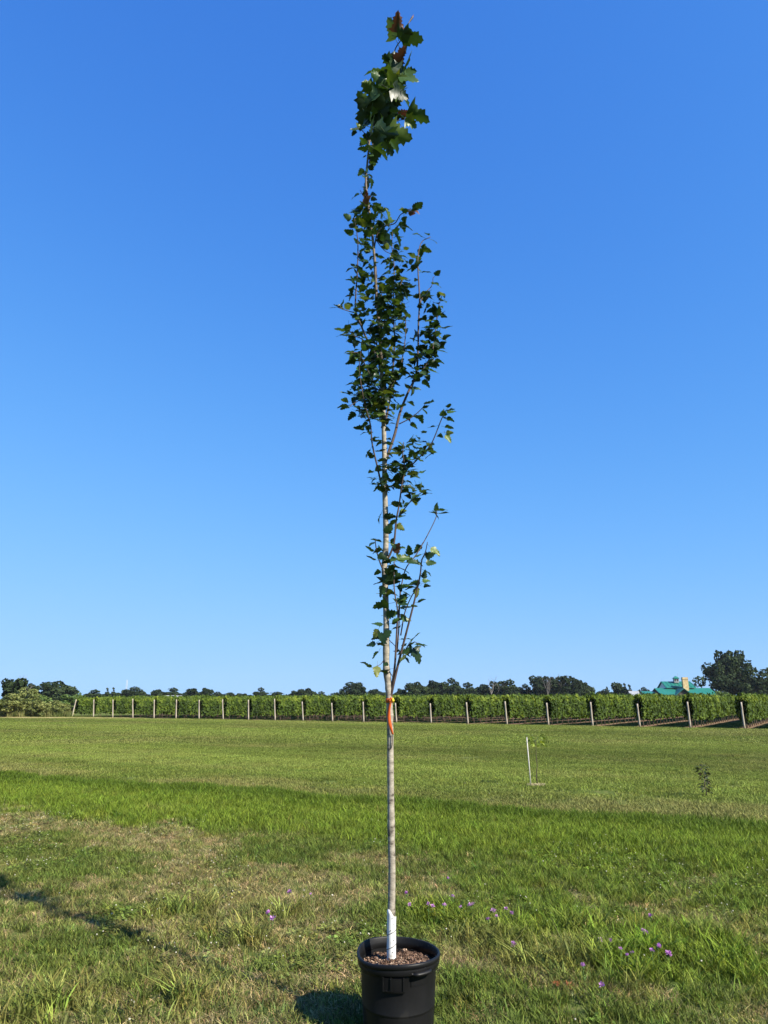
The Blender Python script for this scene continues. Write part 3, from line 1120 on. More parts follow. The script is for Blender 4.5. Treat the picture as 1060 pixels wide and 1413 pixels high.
BD = 170.0
bc = at_y(953, HORIZON, BD)
ms = BD / F_PX                                              # metres per photograph pixel there
wx = lambda px: (px - 953) * ms
wz = lambda py: EYE + (HORIZON - py) * ms
B = empty('winery_building', (bc.x, bc.y, 0), 'building with green metal roofs, stone chimney and cupola beyond the vineyard', 'building', rotz=-R(6))
house_body(MB(), wx(918), wx(987.5), 1, 10, wz(958.9), wz(951.4)).build('wall', M['red_wall'], B, False)
prism(MB(), wx(916), wx(989.5), 0, 11, wz(959.3), wz(950)).build('roof', M['green_roof'], B, False)
house_body(MB(), wx(931.5), wx(968.5), 5.2, 12, wz(949.8), wz(942.6)).build('upper_wall', M['white_wall'], B, False)
ur = prism(MB(), wx(930), wx(970), 4.4, 12.8, wz(949.5), wz(940.6)).build('upper_roof', M['green_roof'], B, False)
for k in range(9):                                           # standing seams of the upper roof
    sx = wx(931 + k * 4.75)
    a, b2 = Vector((sx, 4.42, wz(949.5) + .03)), Vector((sx, 8.6, wz(940.6) + .03))
    MB().tube([a, b2], .035, 4).build('roof_seam', M['green_roof'], ur, False)
porch = prism(MB(), wx(932.5), wx(956), -1.2, 4.2, wz(960), wz(950.8), 'y').build('porch_roof', M['green_roof'], B, False)
house_body(MB(), wx(934.5), wx(954), -.7, 3.6, wz(960), wz(952.2), 'y').build('porch_gable', M['dark_wall'], B, False)  # dark colour here paints the shade inside the porch
for sx in (wx(935.5), wx(953)):
    MB().box((sx, -1.0, 1.3), (.22, .22, 2.6)).build('porch_post', M['white_wall'], B, False)
cup = MB().box((wx(949.4), 7.6, wz(939.5)), (6.4 * ms, 1.1, 6.0 * ms)).build('cupola', M['grey_roof'], B, False)
for k in (-1, 1):
    MB().box((wx(949.4) + k * .27, 7.02, wz(939)), (.3, .05, .55)).build('louver', M['dark_wall'], cup, False)
r0, r1, zz0, zz1 = 4.3 * ms, .75, wz(936.8), wz(933.2)
MB().add([(wx(949.4) - r0, 7.6 - r1, zz0), (wx(949.4) + r0, 7.6 - r1, zz0), (wx(949.4) + r0, 7.6 + r1, zz0), (wx(949.4) - r0, 7.6 + r1, zz0), (wx(949.4), 7.6, zz1)],
         [(0, 1, 4), (1, 2, 4), (2, 3, 4), (3, 0, 4), (3, 2, 1, 0)]).build('cupola_roof', M['green_roof'], cup, False)
MB().tube([(wx(952.5), 7.6, wz(938)), (wx(952.5), 7.6, wz(929.5))], .035, 5).build('mast', M['steel'], cup, False)
ch = MB().box((wx(954.5), 3.6, (wz(938.8) + 1) / 2 + .5), (7.2 * ms, 1.0, wz(938.8) - 1)).build('chimney', M['stone'], B, False)
MB().box((wx(954.5), 3.6, wz(938.4)), (7.9 * ms, 1.15, .14)).build('chimney_cap', M['stone'], ch, False)
wg = house_body(MB(), wx(899), wx(915.5), 3, 9, wz(960), wz(955.2)).build('side_wing', M['white_wall'], B, False)
prism(MB(), wx(898), wx(915.8), 2.4, 9.6, wz(958.6), wz(954.2)).build('wing_roof', M['green_roof'], wg, False)
for k in range(3):
    MB().box((wx(902.5 + k * 4.6), 2.97, wz(961.2)), (.42, .06, .6)).build('window', M['glass'], wg, False)
for sx in (922, 929, 961, 968, 976, 983):
    w = MB().box((wx(sx), .97, 1.6), (.8, .07, 1.1)).build('window', M['glass'], B, False)
    MB().box((wx(sx), .95, 1.01), (.95, .14, .07)).build('sill', M['white_wall'], w, False)


def small_house(px0, px1, ytop, dist, wallm, roofm, label, name='farm_shed'):
    c = at_y((px0 + px1) / 2, HORIZON, dist)
    w = (px1 - px0) / F_PX * dist
    zt = EYE + (HORIZON - ytop) / F_PX * dist
    h = empty(name, (c.x, c.y, 0), label, 'building', rotz=-math.atan2(c.x, c.y) * .5)
    house_body(MB(), -w / 2 + .2, w / 2 - .2, -2.2, 2.2, zt - 1.3, zt - .12).build('wall', wallm, h, False)
    prism(MB(), -w / 2, w / 2, -2.6, 2.6, zt - 1.45, zt).build('roof', roofm, h, False)
    MB().box((0, -2.21, 1.0), (.95, .06, 2.0)).build('door', M['dark_wall'], h, False)
    for k in (-1, 1):
        MB().box((k * w * .3, -2.21, 1.4), (.7, .06, .8)).build('window', M['glass'], h, False)


small_house(228, 250, 960.0, 170, M['white_wall'], M['grey_roof'], 'grey-roofed farm shed just above the vines in the left third')
small_house(869, 882, 954.2, 150, M['grey_roof'], M['grey_roof'], 'small white-roofed shed above the vines left of the green-roofed building')
mc = at_y(173, HORIZON, 330)
mast = empty('radio_mast', (mc.x, mc.y, 0), 'thin radio mast on the skyline above the left trees', 'mast')
zt = EYE + (HORIZON - 940) / F_PX * 330
for sx, sy in ((-.22, -.13), (.22, -.13), (0, .25)):
    MB().tube([(sx * 1.5, sy * 1.5, 0), (sx, sy, zt)], .05, 5).build('leg', M['steel'], mast)
for k in range(9):
    z = zt * k / 9
    MB().tube([(-.28, -.16, z), (.26, -.16, z + .6), (0, .3, z + 1.1), (-.26, -.16, z + zt / 9)], .03, 4).build('brace', M['steel'], mast)

# ------------------------------------------------------------------ staked sapling and lone sapling in the field
def simple_leaf(w=.5, fold=.18, droop=.25):
    """ovate leaf of length 1 along +y, normal +z"""
    rows = ((0, .04), (.22, .75), (.5, 1.0), (.78, .6), (1.0, .03))
    v, f = [], []
    for (t, k) in rows:
        z = -droop * t * t
        v += [(-w / 2 * k, t, z + fold * k * .4), (0, t, z), (w / 2 * k, t, z + fold * k * .4)]
    for i in range(len(rows) - 1):
        o = i * 3
        f += [(o, o + 1, o + 4, o + 3), (o + 1, o + 2, o + 5, o + 4)]
    return v, f


def leaf_frame(pos, axis, up, size, roll=0.0):
    y = Vector(axis).normalized()
    z = Vector(up)
    z = (z - y * z.dot(y)).normalized()
    x = y.cross(z)
    Mx = Matrix((x, y, z)).transposed().to_4x4()
    Mx = Mx @ Matrix.Rotation(roll, 4, 'Y')
    return Matrix.Translation(pos) @ Mx @ Matrix.Scale(size, 4)


def field_sapling(px, pyb, pyt, mat, label, nleaf, spread, lo, lsize, seed):
    g = random.Random(seed)
    b = on_z(px, pyb)
    top = at_y(px, pyt, b.y).z
    b.z = float(ground_z(b.x, b.y))
    o = empty('sapling', b, label, 'sapling')
    pts = [(0, 0, -.02)] + [(g.gauss(0, .012), g.gauss(0, .012), top * k / 5) for k in range(1, 6)]
    MB().tube(pts, [.010, .009, .008, .006, .004, .002], 6).build('trunk', M['twig'], o)
    v, f = simple_leaf()
    lm = MB().add(v, f).mesh('leaf', mat)
    for k in range(4):
        t = g.uniform(lo, .9)
        a = g.random() * 6.28
        MB().tube([(0, 0, top * t), (math.cos(a) * spread * .5, math.sin(a) * spread * .5, top * t + .05), (math.cos(a) * spread, math.sin(a) * spread, top * t + .08)], [.003, .002, .0015], 5).build('branch', M['twig'], o)
    for k in range(nleaf):
        t = g.uniform(lo, 1.0)
        a = g.random() * 6.28
        r = spread * math.sqrt(g.random())
        p = Vector((math.cos(a) * r, math.sin(a) * r, top * t))
        q = link('leaf', lm, o)
        q.matrix_local = leaf_frame(p, (math.cos(a), math.sin(a), g.uniform(-.5, .5)), (g.gauss(0, .5), g.gauss(0, .5), 1), lsize * g.uniform(.7, 1.3))
    return o, b


sb = on_z(733, 1087)
sb.z = float(ground_z(sb.x, sb.y))
st_top = at_y(727, 1018, sb.y)
stk = empty('stake', sb, 'slim pale stake standing in the lawn right of the potted tree', 'stake')
MB().tube([(0, 0, -.08), tuple((st_top - sb) * .5), tuple(st_top - sb)], [.0115, .0115, .011], 8).build('shaft', M['stake'], stk)
MB().tube([tuple((st_top - sb) * .995), tuple((st_top - sb) * 1.012)], [.0135, .008], 8).build('cap', M['stake'], stk)
field_sapling(742, 1086, 1016, M['sapling_leaf'], 'thin sapling with yellow-green leaves tied beside the pale stake', 46, .13, .80, .10, 5)
field_sapling(975, 1102, 1056, M['sapling_dark'], 'small dark-leaved sapling standing alone in the lawn at right', 120, .07, .15, .07, 6)
gm = np.random.default_rng(5)
V, Ft, tw = blades(360, .17, .06, .007, 1.3, 61)
V[:, 1] *= .6
mul = np_mesh('straw_mulch', V, Ft, leaf_mat('straw_mulch', [(0, (.30, .25, .13)), (1, (.46, .40, .24))], .8, .1, .1, (1, 1, 1)), False, {'tint': tw * .99})
mo = link('straw_mulch', mul, loc=(sb.x + .10, sb.y, sb.z + .02))
tag(mo, 'patch of dry straw around the foot of the pale stake', 'straw', kind='stuff')

# ------------------------------------------------------------------ nursery pot
RIM_R, RIM_Z = .213, .40
pot = empty('nursery_pot', (POT_X, POT_Y, 0), 'black plastic nursery pot holding the young tree', 'pot')
pot.rotation_euler = (R(2.0), 0, 0)


def rim_warp(p):
    a = math.atan2(p.y, p.x)
    k = smooth01(.25, .40, p.z)
    q = 1 + k * (.018 * math.cos(2 * a + .6) + .008 * math.cos(5 * a))
    return Vector((p.x * q, p.y * q, p.z + k * (.006 * math.cos(2 * a + 1.9) + .003 * math.sin(3 * a))))


body = [(.0, .0), (.168, .0), (.178, .008), (.182, .05), (.1885, .155), (.1885, .160), (.191, .163), (.191, .170), (.190, .173), (.197, .33), (.199, .345), (.2005, .352)]
MB().lathe(body, 72, rim_warp).build('body', M['pot'], pot)
inner = [(.193, .352), (.190, .30), (.184, .20), (.0, .20)]
MB().lathe(inner, 72, rim_warp).build('liner', M['pot'], pot)
rim = [(.199, .349), (.209, .347), (.2115, .351), (.2125, .372), (.211, .376), (.2155, .379), (.2175, .386), (.217, .396), (.213, .4005), (.207, .4005), (.204, .396), (.2025, .375), (.1925, .351), (.199, .349)]
MB().lathe(rim, 96, rim_warp).build('rim', M['pot'], pot)


def arc_pts(r, a0, a1, z, n=12, bulge=0.0, drop=0.0):
    out = []
    for k in range(n + 1):
        t = k / n
        a = R(a0 + (a1 - a0) * t)
        rr = r + bulge * math.sin(math.pi * t)
        out.append((rr * math.cos(a), rr * math.sin(a), z - drop * math.sin(math.pi * t)))
    return out


def flat_handle(a0, a1):
    mb = MB()
    n = 14
    v, f = [], []
    for k in range(n + 1):
        t = k / n
        a = R(a0 + (a1 - a0) * t)
        up = min(1, 5 * min(t, 1 - t))
        ro = .212 + .024 * up ** .5
        for (r, z) in ((.205, .372), (ro, .366), (ro, .354), (.205, .352)):
            v.append((r * math.cos(a), r * math.sin(a), z))
    for k in range(n):
        for j in range(4):
            f.append((k * 4 + j, k * 4 + (j + 1) % 4, (k + 1) * 4 + (j + 1) % 4, (k + 1) * 4 + j))
    f += [(0, 1, 2, 3), tuple(n * 4 + j for j in (3, 2, 1, 0))]
    return mb.add(v, f)


flat_handle(-72, -40).build('handle', M['pot'], pot)
flat_handle(108, 140).build('handle', M['pot'], pot)


def curved_panel(a0, a1, z0, z1, r0=.198, th=.007, n=10):
    v, f = [], []
    for k in range(n + 1):
        a = R(a0 + (a1 - a0) * k / n)
        for (r, z) in ((r0 - .006, z0), (r0 + th - .003, z0), (r0 + th, z1), (r0 - .004, z1)):
            v.append((r * math.cos(a), r * math.sin(a), z))
    for k in range(n):
        for j in range(4):
            f.append((k * 4 + j, k * 4 + (j + 1) % 4, (k + 1) * 4 + (j + 1) % 4, (k + 1) * 4 + j))
    f += [(0, 1, 2, 3), tuple(n * 4 + j for j in (3, 2, 1, 0))]
    return MB().add(v, f)


curved_panel(-112, -84, .285, .340).build('molded_panel', M['pot'], pot, False)
curved_panel(-72, -40, .300, .346, th=.004).build('molded_panel', M['pot'], pot, False)
for a in (-113, -101, -83.5):
    curved_panel(a - 1.2, a + 1.2, .280, .346, th=.012, n=2).build('rib', M['pot'], pot, False)
curved_panel(-114, -82, .276, .284, th=.011).build('ledge', M['pot'], pot, False)

# bark mulch on the soil
SOIL_Z = .352
gx = np.random.default_rng(3)
rr = np.linspace(0, .196, 12)
aa = np.linspace(0, 2 * math.pi, 40, endpoint=False)
Rg, Ag = np.meshgrid(rr, aa, indexing='ij')
Xs, Ys = Rg * np.cos(Ag), Rg * np.sin(Ag)
soil_h = lambda x, y: SOIL_Z - .006 + .018 * (fbm(x * 25 + 5, y * 25 + 5, 4, 3) - .5) * 2 + .012 * np.exp(-((x ** 2 + y ** 2) / .006)) - .016 * smooth01(.12, .196, np.hypot(x, y))
Zs = soil_h(Xs, Ys)
id_ = np.arange(12 * 40).reshape(12, 40)
Fq = np.stack([id_[:-1], np.roll(id_, -1, 1)[:-1], np.roll(id_, -1, 1)[1:], id_[1:]], -1).reshape(-1, 4)
soil = link('potting_soil', np_mesh('potting_soil', np.stack([Xs, Ys, Zs], -1).reshape(-1, 3), Fq[:, ::-1], M['soil'], True), loc=(POT_X, POT_Y, 0))
tag(soil, 'dark brown potting soil inside the black nursery pot', 'soil', kind='stuff')
mb, tints = MB(), []
for k in range(1500):
    a, r = gx.random() * 6.283, .19 * math.sqrt(gx.random())
    x, y = r * math.cos(a), r * math.sin(a)
    L, W, H = gx.uniform(.006, .028), gx.uniform(.003, .009), gx.uniform(.0015, .005)
    Mx = Matrix.Translation((x, y, float(soil_h(np.array(x), np.array(y))) + gx.uniform(0, .006))) @ Matrix.Rotation(gx.random() * 6.28, 4, 'Z') @ Matrix.Rotation(gx.normal(0, .45), 4, 'Y') @ Matrix.Rotation(gx.normal(0, .45), 4, 'X')
    mb.box((0, 0, 0), (L, W, H), Mx)
    tints += [gx.random() * .98] * 8
me = mb.mesh('bark_mulch', M['chip'], False)
at = me.attributes.new('tint', 'FLOAT', 'POINT')
at.data.foreach_set('value', np.array(tints, np.float32))
tag(link('bark_mulch', me, loc=(POT_X, POT_Y, 0)), 'reddish brown bark chips covering the soil in the pot', 'mulch', kind='stuff')

# ------------------------------------------------------------------ the young tree
TX0 = at_y(540, 1330, POT_Y)
tree = empty('young_tree', (TX0.x, POT_Y, SOIL_Z - .05), 'tall slender young poplar growing in the black pot', 'tree')
T_INV = Matrix.Translation(tree.location).inverted()


def tp(x, y, dY=0.0):
    return at_y(x, y, POT_Y + dY) - tree.location


def px_r(wpx, p):
    """radius in metres of something wpx photograph pixels wide at tree-local point p"""
    w = p + tree.location - Vector((0, 0, EYE))
    zc = w.y * CP + w.z * SP
    return wpx / 2 * zc / F_PX


TR = [(540, 1345, 11.5), (540.3, 1300, 10.8), (540.5, 1240, 10.2), (541, 1200, 9.6), (540.2, 1160, 9.6), (539, 1060, 9), (538.5, 1000, 8.8), (537.4, 968, 8.8), (536, 945, 9.2),
      (533.6, 926, 10.2), (533, 912, 8.8), (533.2, 864, 8.3), (532.2, 820, 8), (530.6, 785, 8), (532.6, 750, 7.6), (532, 706, 7.4), (530.8, 666, 7), (530.6, 628, 6.6),
      (529, 564, 6), (526.8, 511, 5.2), (524, 458, 4.8), (519.6, 406, 4.3), (517.6, 366, 4), (514, 326, 3.6), (507.5, 277, 3.2), (505, 251, 3), (507, 225, 2.8),
      (509.6, 198, 2.6), (512, 185, 2.5), (524, 137, 2.2), (529.5, 119, 2.1), (540, 98, 1.9), (545, 69, 1.7), (554.6, 53, 1.5), (559, 40, 1.4), (569, 24, 1.2)]
tpts = [tp(x, y, -.02 * max(0, (900 - y)) / 900) for x, y, w in TR]
SEG = 150
tline = spline(tpts, SEG)
trad = np.interp(np.linspace(0, len(TR) - 1, SEG), np.arange(len(TR)), [px_r(w, p) for (x, y, w), p in zip(TR, tpts)])
rg = random.Random(4)
trad = [r * (1 + .04 * math.sin(i * 2.1) * rg.random() + (.12 if i in (18, 27, 33, 44, 58) else 0)) for i, r in enumerate(trad)]
LEAD = 82
MB().tube(tline[:LEAD + 1], trad[:LEAD + 1], 14).build('trunk', M['bark'], tree)
MB().tube(tline[LEAD:], [r * .97 for r in trad[LEAD:]], 10).build('leader', M['leader'], tree)

# branches: photograph points, depth at the end, start width, end width
BR = [
    ([(537, 975), (541, 946), (545, 917), (548, 864), (549, 845), (544, 811), (544, 772)], -.10, 4.0, 1.2),
    ([(537, 972), (542.6, 946), (550.6, 912), (561, 872), (571.7, 830), (579.6, 795), (582, 774), (587, 762), (590, 748)], -.22, 4.2, 1.0),
    ([(553, 877), (558.5, 846), (566, 827), (574, 812), (578, 800)], -.15, 2.0, 1.0),
    ([(548, 900), (550.6, 864), (552, 816), (551, 802)], .05, 2.2, .9),
    ([(550, 850), (553, 815), (560, 785), (574, 766), (587.6, 743), (601, 716), (603, 705)], .12, 2.0, 1.0),
    ([(530, 790), (523, 772), (519, 756), (518, 744)], -.12, 2.4, 1.0),
    ([(533, 775), (538.7, 764), (544, 748), (546.7, 719), (550.6, 698), (554.6, 669), (558.5, 647), (556, 626), (557, 610)], -.12, 3.4, 1.1),
    ([(550.6, 712), (560, 700), (569, 690), (585, 677)], -.22, 1.9, .9),
    ([(553, 668), (560, 650), (570, 640), (582, 627.6), (595.5, 612), (608.7, 580), (615, 567), (620, 566)], -.28, 2.4, 1.0),
    ([(531, 640), (536, 625), (545, 598.6), (552, 569.5), (562.5, 543), (574, 517), (577, 482), (577.5, 448), (579, 413.6), (577, 374), (577, 353), (582, 334), (594, 327)], .20, 4.4, 1.0),
    ([(572, 522), (585, 509), (595.5, 487.6), (599.5, 469), (602, 448), (605, 424), (610, 408)], -.05, 2.5, .9),
    ([(579, 420), (586, 405), (595.5, 395), (598, 382)], .3, 1.6, .8),
    ([(551, 585), (568, 576), (582, 564), (589, 554)], -.05, 1.7, .8),
    ([(529, 680), (521, 645), (513.6, 612), (511, 585), (502, 551), (496, 511), (498, 485)], -.25, 2.8, .9),
    ([(525, 500), (507, 469), (499, 450.6), (491, 429.5), (491, 406), (493, 379), (494, 340), (492.5, 321), (489, 300)], -.18, 3.0, 1.0),
    ([(508, 474), (498, 467), (488, 463), (482, 455)], -.25, 1.5, .8),
    ([(492, 432), (484, 430), (474, 427), (466, 424)], -.2, 1.5, .8),
    ([(529, 600), (537, 556), (540, 538), (544, 485), (545, 469), (542.7, 427), (544, 369), (541, 340), (542, 316)], .22, 3.2, .9),
    ([(516, 345), (521, 322), (532, 312), (545, 308), (553, 296), (564, 292), (574, 292)], -.12, 2.0, .9),
    ([(528, 560), (518, 535), (510, 505), (508, 480)], .2, 2.4, .9),
    ([(526, 520), (520, 480), (523, 430), (528, 400)], .28, 2.4, .9),
    ([(530, 575), (522, 555), (508, 548), (488, 557), (482, 562)], -.2, 1.8, .8),
    ([(527, 540), (512, 520), (497, 490), (484, 486)], -.28, 1.8, .8),
    ([(510, 225), (514, 205), (516, 195), (530, 178), (540, 168), (546.6, 148), (550.6, 119), (549, 92), (548, 72)], .08, 2.2, 1.1),
    ([(537, 172), (550, 166), (562, 164), (572, 158)], .02, 1.2, .8),
    ([(510, 200), (505, 186), (497, 178), (493, 176)], -.05, 1.3, .8),
    ([(507, 280), (500, 268), (497, 262)], -.05, 1.1, .8),
    ([(528, 545), (548, 520), (556, 490), (560, 455), (558, 420)], .05, 2.2, .8),
    ([(524, 460), (536, 430), (548, 405), (556, 385)], .1, 2.0, .8),
    ([(533, 905), (526, 916), (519, 920), (518, 926)], -.06, 1.1, .7),
    ([(533, 885), (524, 874), (518, 872)], -.06, 1.1, .7),
    ([(536, 882), (546, 892), (552, 898)], .02, 1.1, .7),
    ([(536, 922), (542, 934), (546, 930)], .02, 1.0, .7),
    ([(556, 905), (562, 893), (572, 886), (578, 890)], -.1, 1.3, .8),
    ([(518, 330), (530, 345), (543, 352)], -.1, 1.2, .8),
]
branch_lines = []
for pts, dY, w0, w1 in BR:
    m = len(pts)
    wp = [tp(x, y, -.02 * max(0, 900 - y) / 900 + dY * (k / (m - 1)) ** 1.3) for k, (x, y) in enumerate(pts)]
    line = spline(wp, m * 5)
    wl_ = np.linspace(w0, w1, len(line))
    MB().tube(line, [px_r(w, p) for w, p in zip(wl_, line)], 7).build('branch', M['twig'] if w0 < 3.9 else M['twig'], tree)
    branch_lines.append((pts, dY, line))


def poplar_leaf(seed, lobed):
    """coarsely toothed blade with a folded midrib, length 1 along +y from the end of its stalk"""
    g = random.Random(seed)
    teeth = 6 if lobed else 5
    sides = []
    for sd in (-1, 1):
        pts = [(.0, .05)]
        for k in range(teeth * 2):
            t = .02 + .96 * (k + .6) / (teeth * 2)
            if lobed:                                         # broad shoulders, three shallow lobes
                w = .50 * min(1, t * 7 + .25) * (1 - t) ** .62 * (1 + .22 * math.cos((t - .22) * 13) * (t < .75))
            else:                                             # rounded base, short point
                w = .40 * min(1, t * 6 + .3) * (1 - t ** 1.6) ** .8
            w *= (1.10 if k % 2 == 0 else .80) * g.uniform(.92, 1.08)
            pts.append((t + (.035 if k % 2 == 0 else -.01), w))
        pts.append((1.0, .0))
        sides.append(pts)
    fold, curl, wave, twist = g.uniform(.08, .5), g.uniform(-.15, .5), g.uniform(.02, .05), g.uniform(-.3, .3)
    ph = g.uniform(0, 6)
    v, f = [], []
    for k, ((tl, wl_), (tr, wr)) in enumerate(zip(*sides)):
        tm = (tl + tr) / 2
        z = -curl * tm * tm
        v += [(-wl_, tl, z + fold * wl_ + wave * math.sin(tl * 9 + ph) - twist * wl_ * tm), (-wl_ * .5, tm, z + fold * wl_ * .38),
              (0, tm, z), (wr * .5, tm, z + fold * wr * .38), (wr, tr, z + fold * wr + wave * math.cos(tr * 8 + ph) + twist * wr * tm)]
    for k in range(len(sides[0]) - 1):
        o = k * 5
        f += [(o + j, o + j + 1, o + j + 6, o + j + 5) for j in range(4)]
    o = len(v)                                                # stalk
    v += [(-.014, -.42, .10), (.014, -.42, .10), (.011, .02, .0), (-.011, .02, .0), (0, -.42, .125), (0, .02, .025)]
    f += [(o, o + 1, o + 2, o + 3), (o + 1, o + 4, o + 5, o + 2), (o + 4, o, o + 3, o + 5)]
    return v, f


LV = [poplar_leaf(k, False) for k in range(6)] + [poplar_leaf(10 + k, True) for k in range(5)]
leaf_me = [MB().add(v, f).mesh('leaf', M['leaf']) for v, f in LV]
leaf_br = [MB().add(*LV[k]).mesh('young_leaf', M['leaf_brown']) for k in (0, 6)]
leaf_ye = [MB().add(*LV[k]).mesh('yellow_leaf', M['leaf_yellow']) for k in (1, 7)]
lg = random.Random(21)
LEAVES = []                                                # (matrix, size in pixels, mesh list key, index)


def add_leaf(pos, axis, up, px, key='g', lobed=None):
    size = px_r(px, pos) * 2
    lob = (px > 19) if lobed is None else lobed
    idx = (6 + lg.randrange(5)) if lob else lg.randrange(6)
    if key != 'g':
        idx = 1 if lob else 0
    LEAVES.append((leaf_frame(pos, axis, up, size, lg.gauss(0, .35)), px, key, idx))


def rand_dir(tilt=.42):
    a = lg.random() * 6.283
    return Vector((math.cos(a), math.sin(a), lg.gauss(-.15, .35))), Vector((lg.gauss(0, tilt), lg.gauss(0, tilt) - .15, 1))


# along the branches
STEP = {0: 26, 1: 30, 2: 18, 3: 24, 4: 200, 5: 9, 6: 12, 7: 8, 8: 9.5, 9: 9, 10: 6.5, 11: 7, 12: 8, 13: 8, 14: 6.5, 15: 8, 16: 7, 17: 6, 18: 8, 19: 6.5, 20: 6,
        21: 7, 22: 6.5, 23: 90, 24: 60, 25: 9, 26: 8, 27: 6, 28: 6, 29: 14, 30: 9, 31: 12, 32: 15, 33: 9, 34: 8}
low_b = lambda q: q in (0, 1, 2, 3, 4, 5, 23, 24, 29, 30, 31, 32, 33)
for bi, (pts, dY, line) in enumerate(branch_lines):
    step = STEP[bi]
    scr = 0
    nxt = step * .5
    total = sum(math.hypot(pts[k + 1][0] - pts[k][0], pts[k + 1][1] - pts[k][1]) for k in range(len(pts) - 1))
    start = {9: 70, 1: 90, 0: 60, 13: 30, 17: 40, 8: 15, 6: 20}.get(bi, 4)
    done = 0
    m = len(line)
    while nxt < total:
        if nxt > start:
            q = nxt / total * (m - 1)
            k = min(int(q), m - 2)
            p = line[k].lerp(line[k + 1], q - k)
            low = bi in (0, 1, 2, 3, 5, 29, 30, 31, 32, 33)
            px = lg.uniform(11, 17) if low else lg.uniform(10, 16)
            ax, up = rand_dir()
            off = ax.normalized() * px_r(px, p) * 2 * .42
            add_leaf(p + off, ax, up, px)
        nxt += step * lg.uniform(.6, 1.4) * (1 if low_b(bi) else .72)
# trunk-side short-shoot leaves between bare and top
for (x0, y0, x1, y1, n, a, b) in ((508, 205, 507, 300, 26, 8, 15), (512, 326, 519, 400, 26, 9, 13), (530, 600, 531, 680, 16, 9, 13), (532, 700, 531, 790, 8, 11, 16), (524, 400, 529, 600, 50, 9, 13)):
    for k in range(n):
        t = lg.random()
        p = tp(x0 + (x1 - x0) * t, y0 + (y1 - y0) * t, lg.uniform(-.14, .03))
        ax, up = rand_dir()
        px = lg.uniform(a, b)
        add_leaf(p + ax.normalized() * px_r(px, p) * lg.uniform(.6, 1.6), ax, up, px)
# dense clumps in the crown: centre, half width, half height, count
for (cx, cy, hw, hh, n, a, b, dep) in ((545, 398, 24, 18, 46, 9, 14, .12), (540, 432, 26, 22, 52, 9, 14, .12), (522, 470, 22, 26, 40, 9, 14, .12), (530, 500, 24, 25, 44, 9, 13, .12),
                                       (516, 530, 26, 28, 60, 9, 14, .14), (514, 563, 20, 22, 36, 9, 13, .12), (500, 400, 16, 50, 26, 9, 13, .1), (597, 470, 16, 22, 24, 10, 15, .1),
                                       (575, 505, 20, 22, 30, 10, 14, .1), (532, 560, 10, 30, 20, 10, 14, .1), (598, 425, 14, 35, 22, 8, 13, .1), (510, 300, 24, 22, 34, 9, 15, .08),
                                       (556, 358, 22, 20, 14, 8, 13, .1), (565, 630, 18, 30, 18, 10, 14, .12), (535, 655, 12, 20, 14, 10, 15, .08), (522, 660, 12, 16, 10, 9, 14, .08),
                                       (505, 360, 18, 30, 12, 8, 12, .1), (575, 625, 22, 30, 22, 10, 14, .1), (562, 660, 14, 28, 14, 10, 14, .1), (580, 678, 10, 12, 7, 10, 14, .06), (490, 460, 14, 30, 14, 9, 13, .1), (496, 545, 14, 24, 16, 9, 13, .1)):
    for k in range(int(n * 1.45)):
        a_, r_ = lg.random() * 6.283, math.sqrt(lg.random())
        p = tp(cx + hw * r_ * math.cos(a_), cy + hh * r_ * math.sin(a_), lg.uniform(-dep, dep))
        ax, up = rand_dir()
        add_leaf(p, ax, up, lg.uniform(a, b) * 1.12)
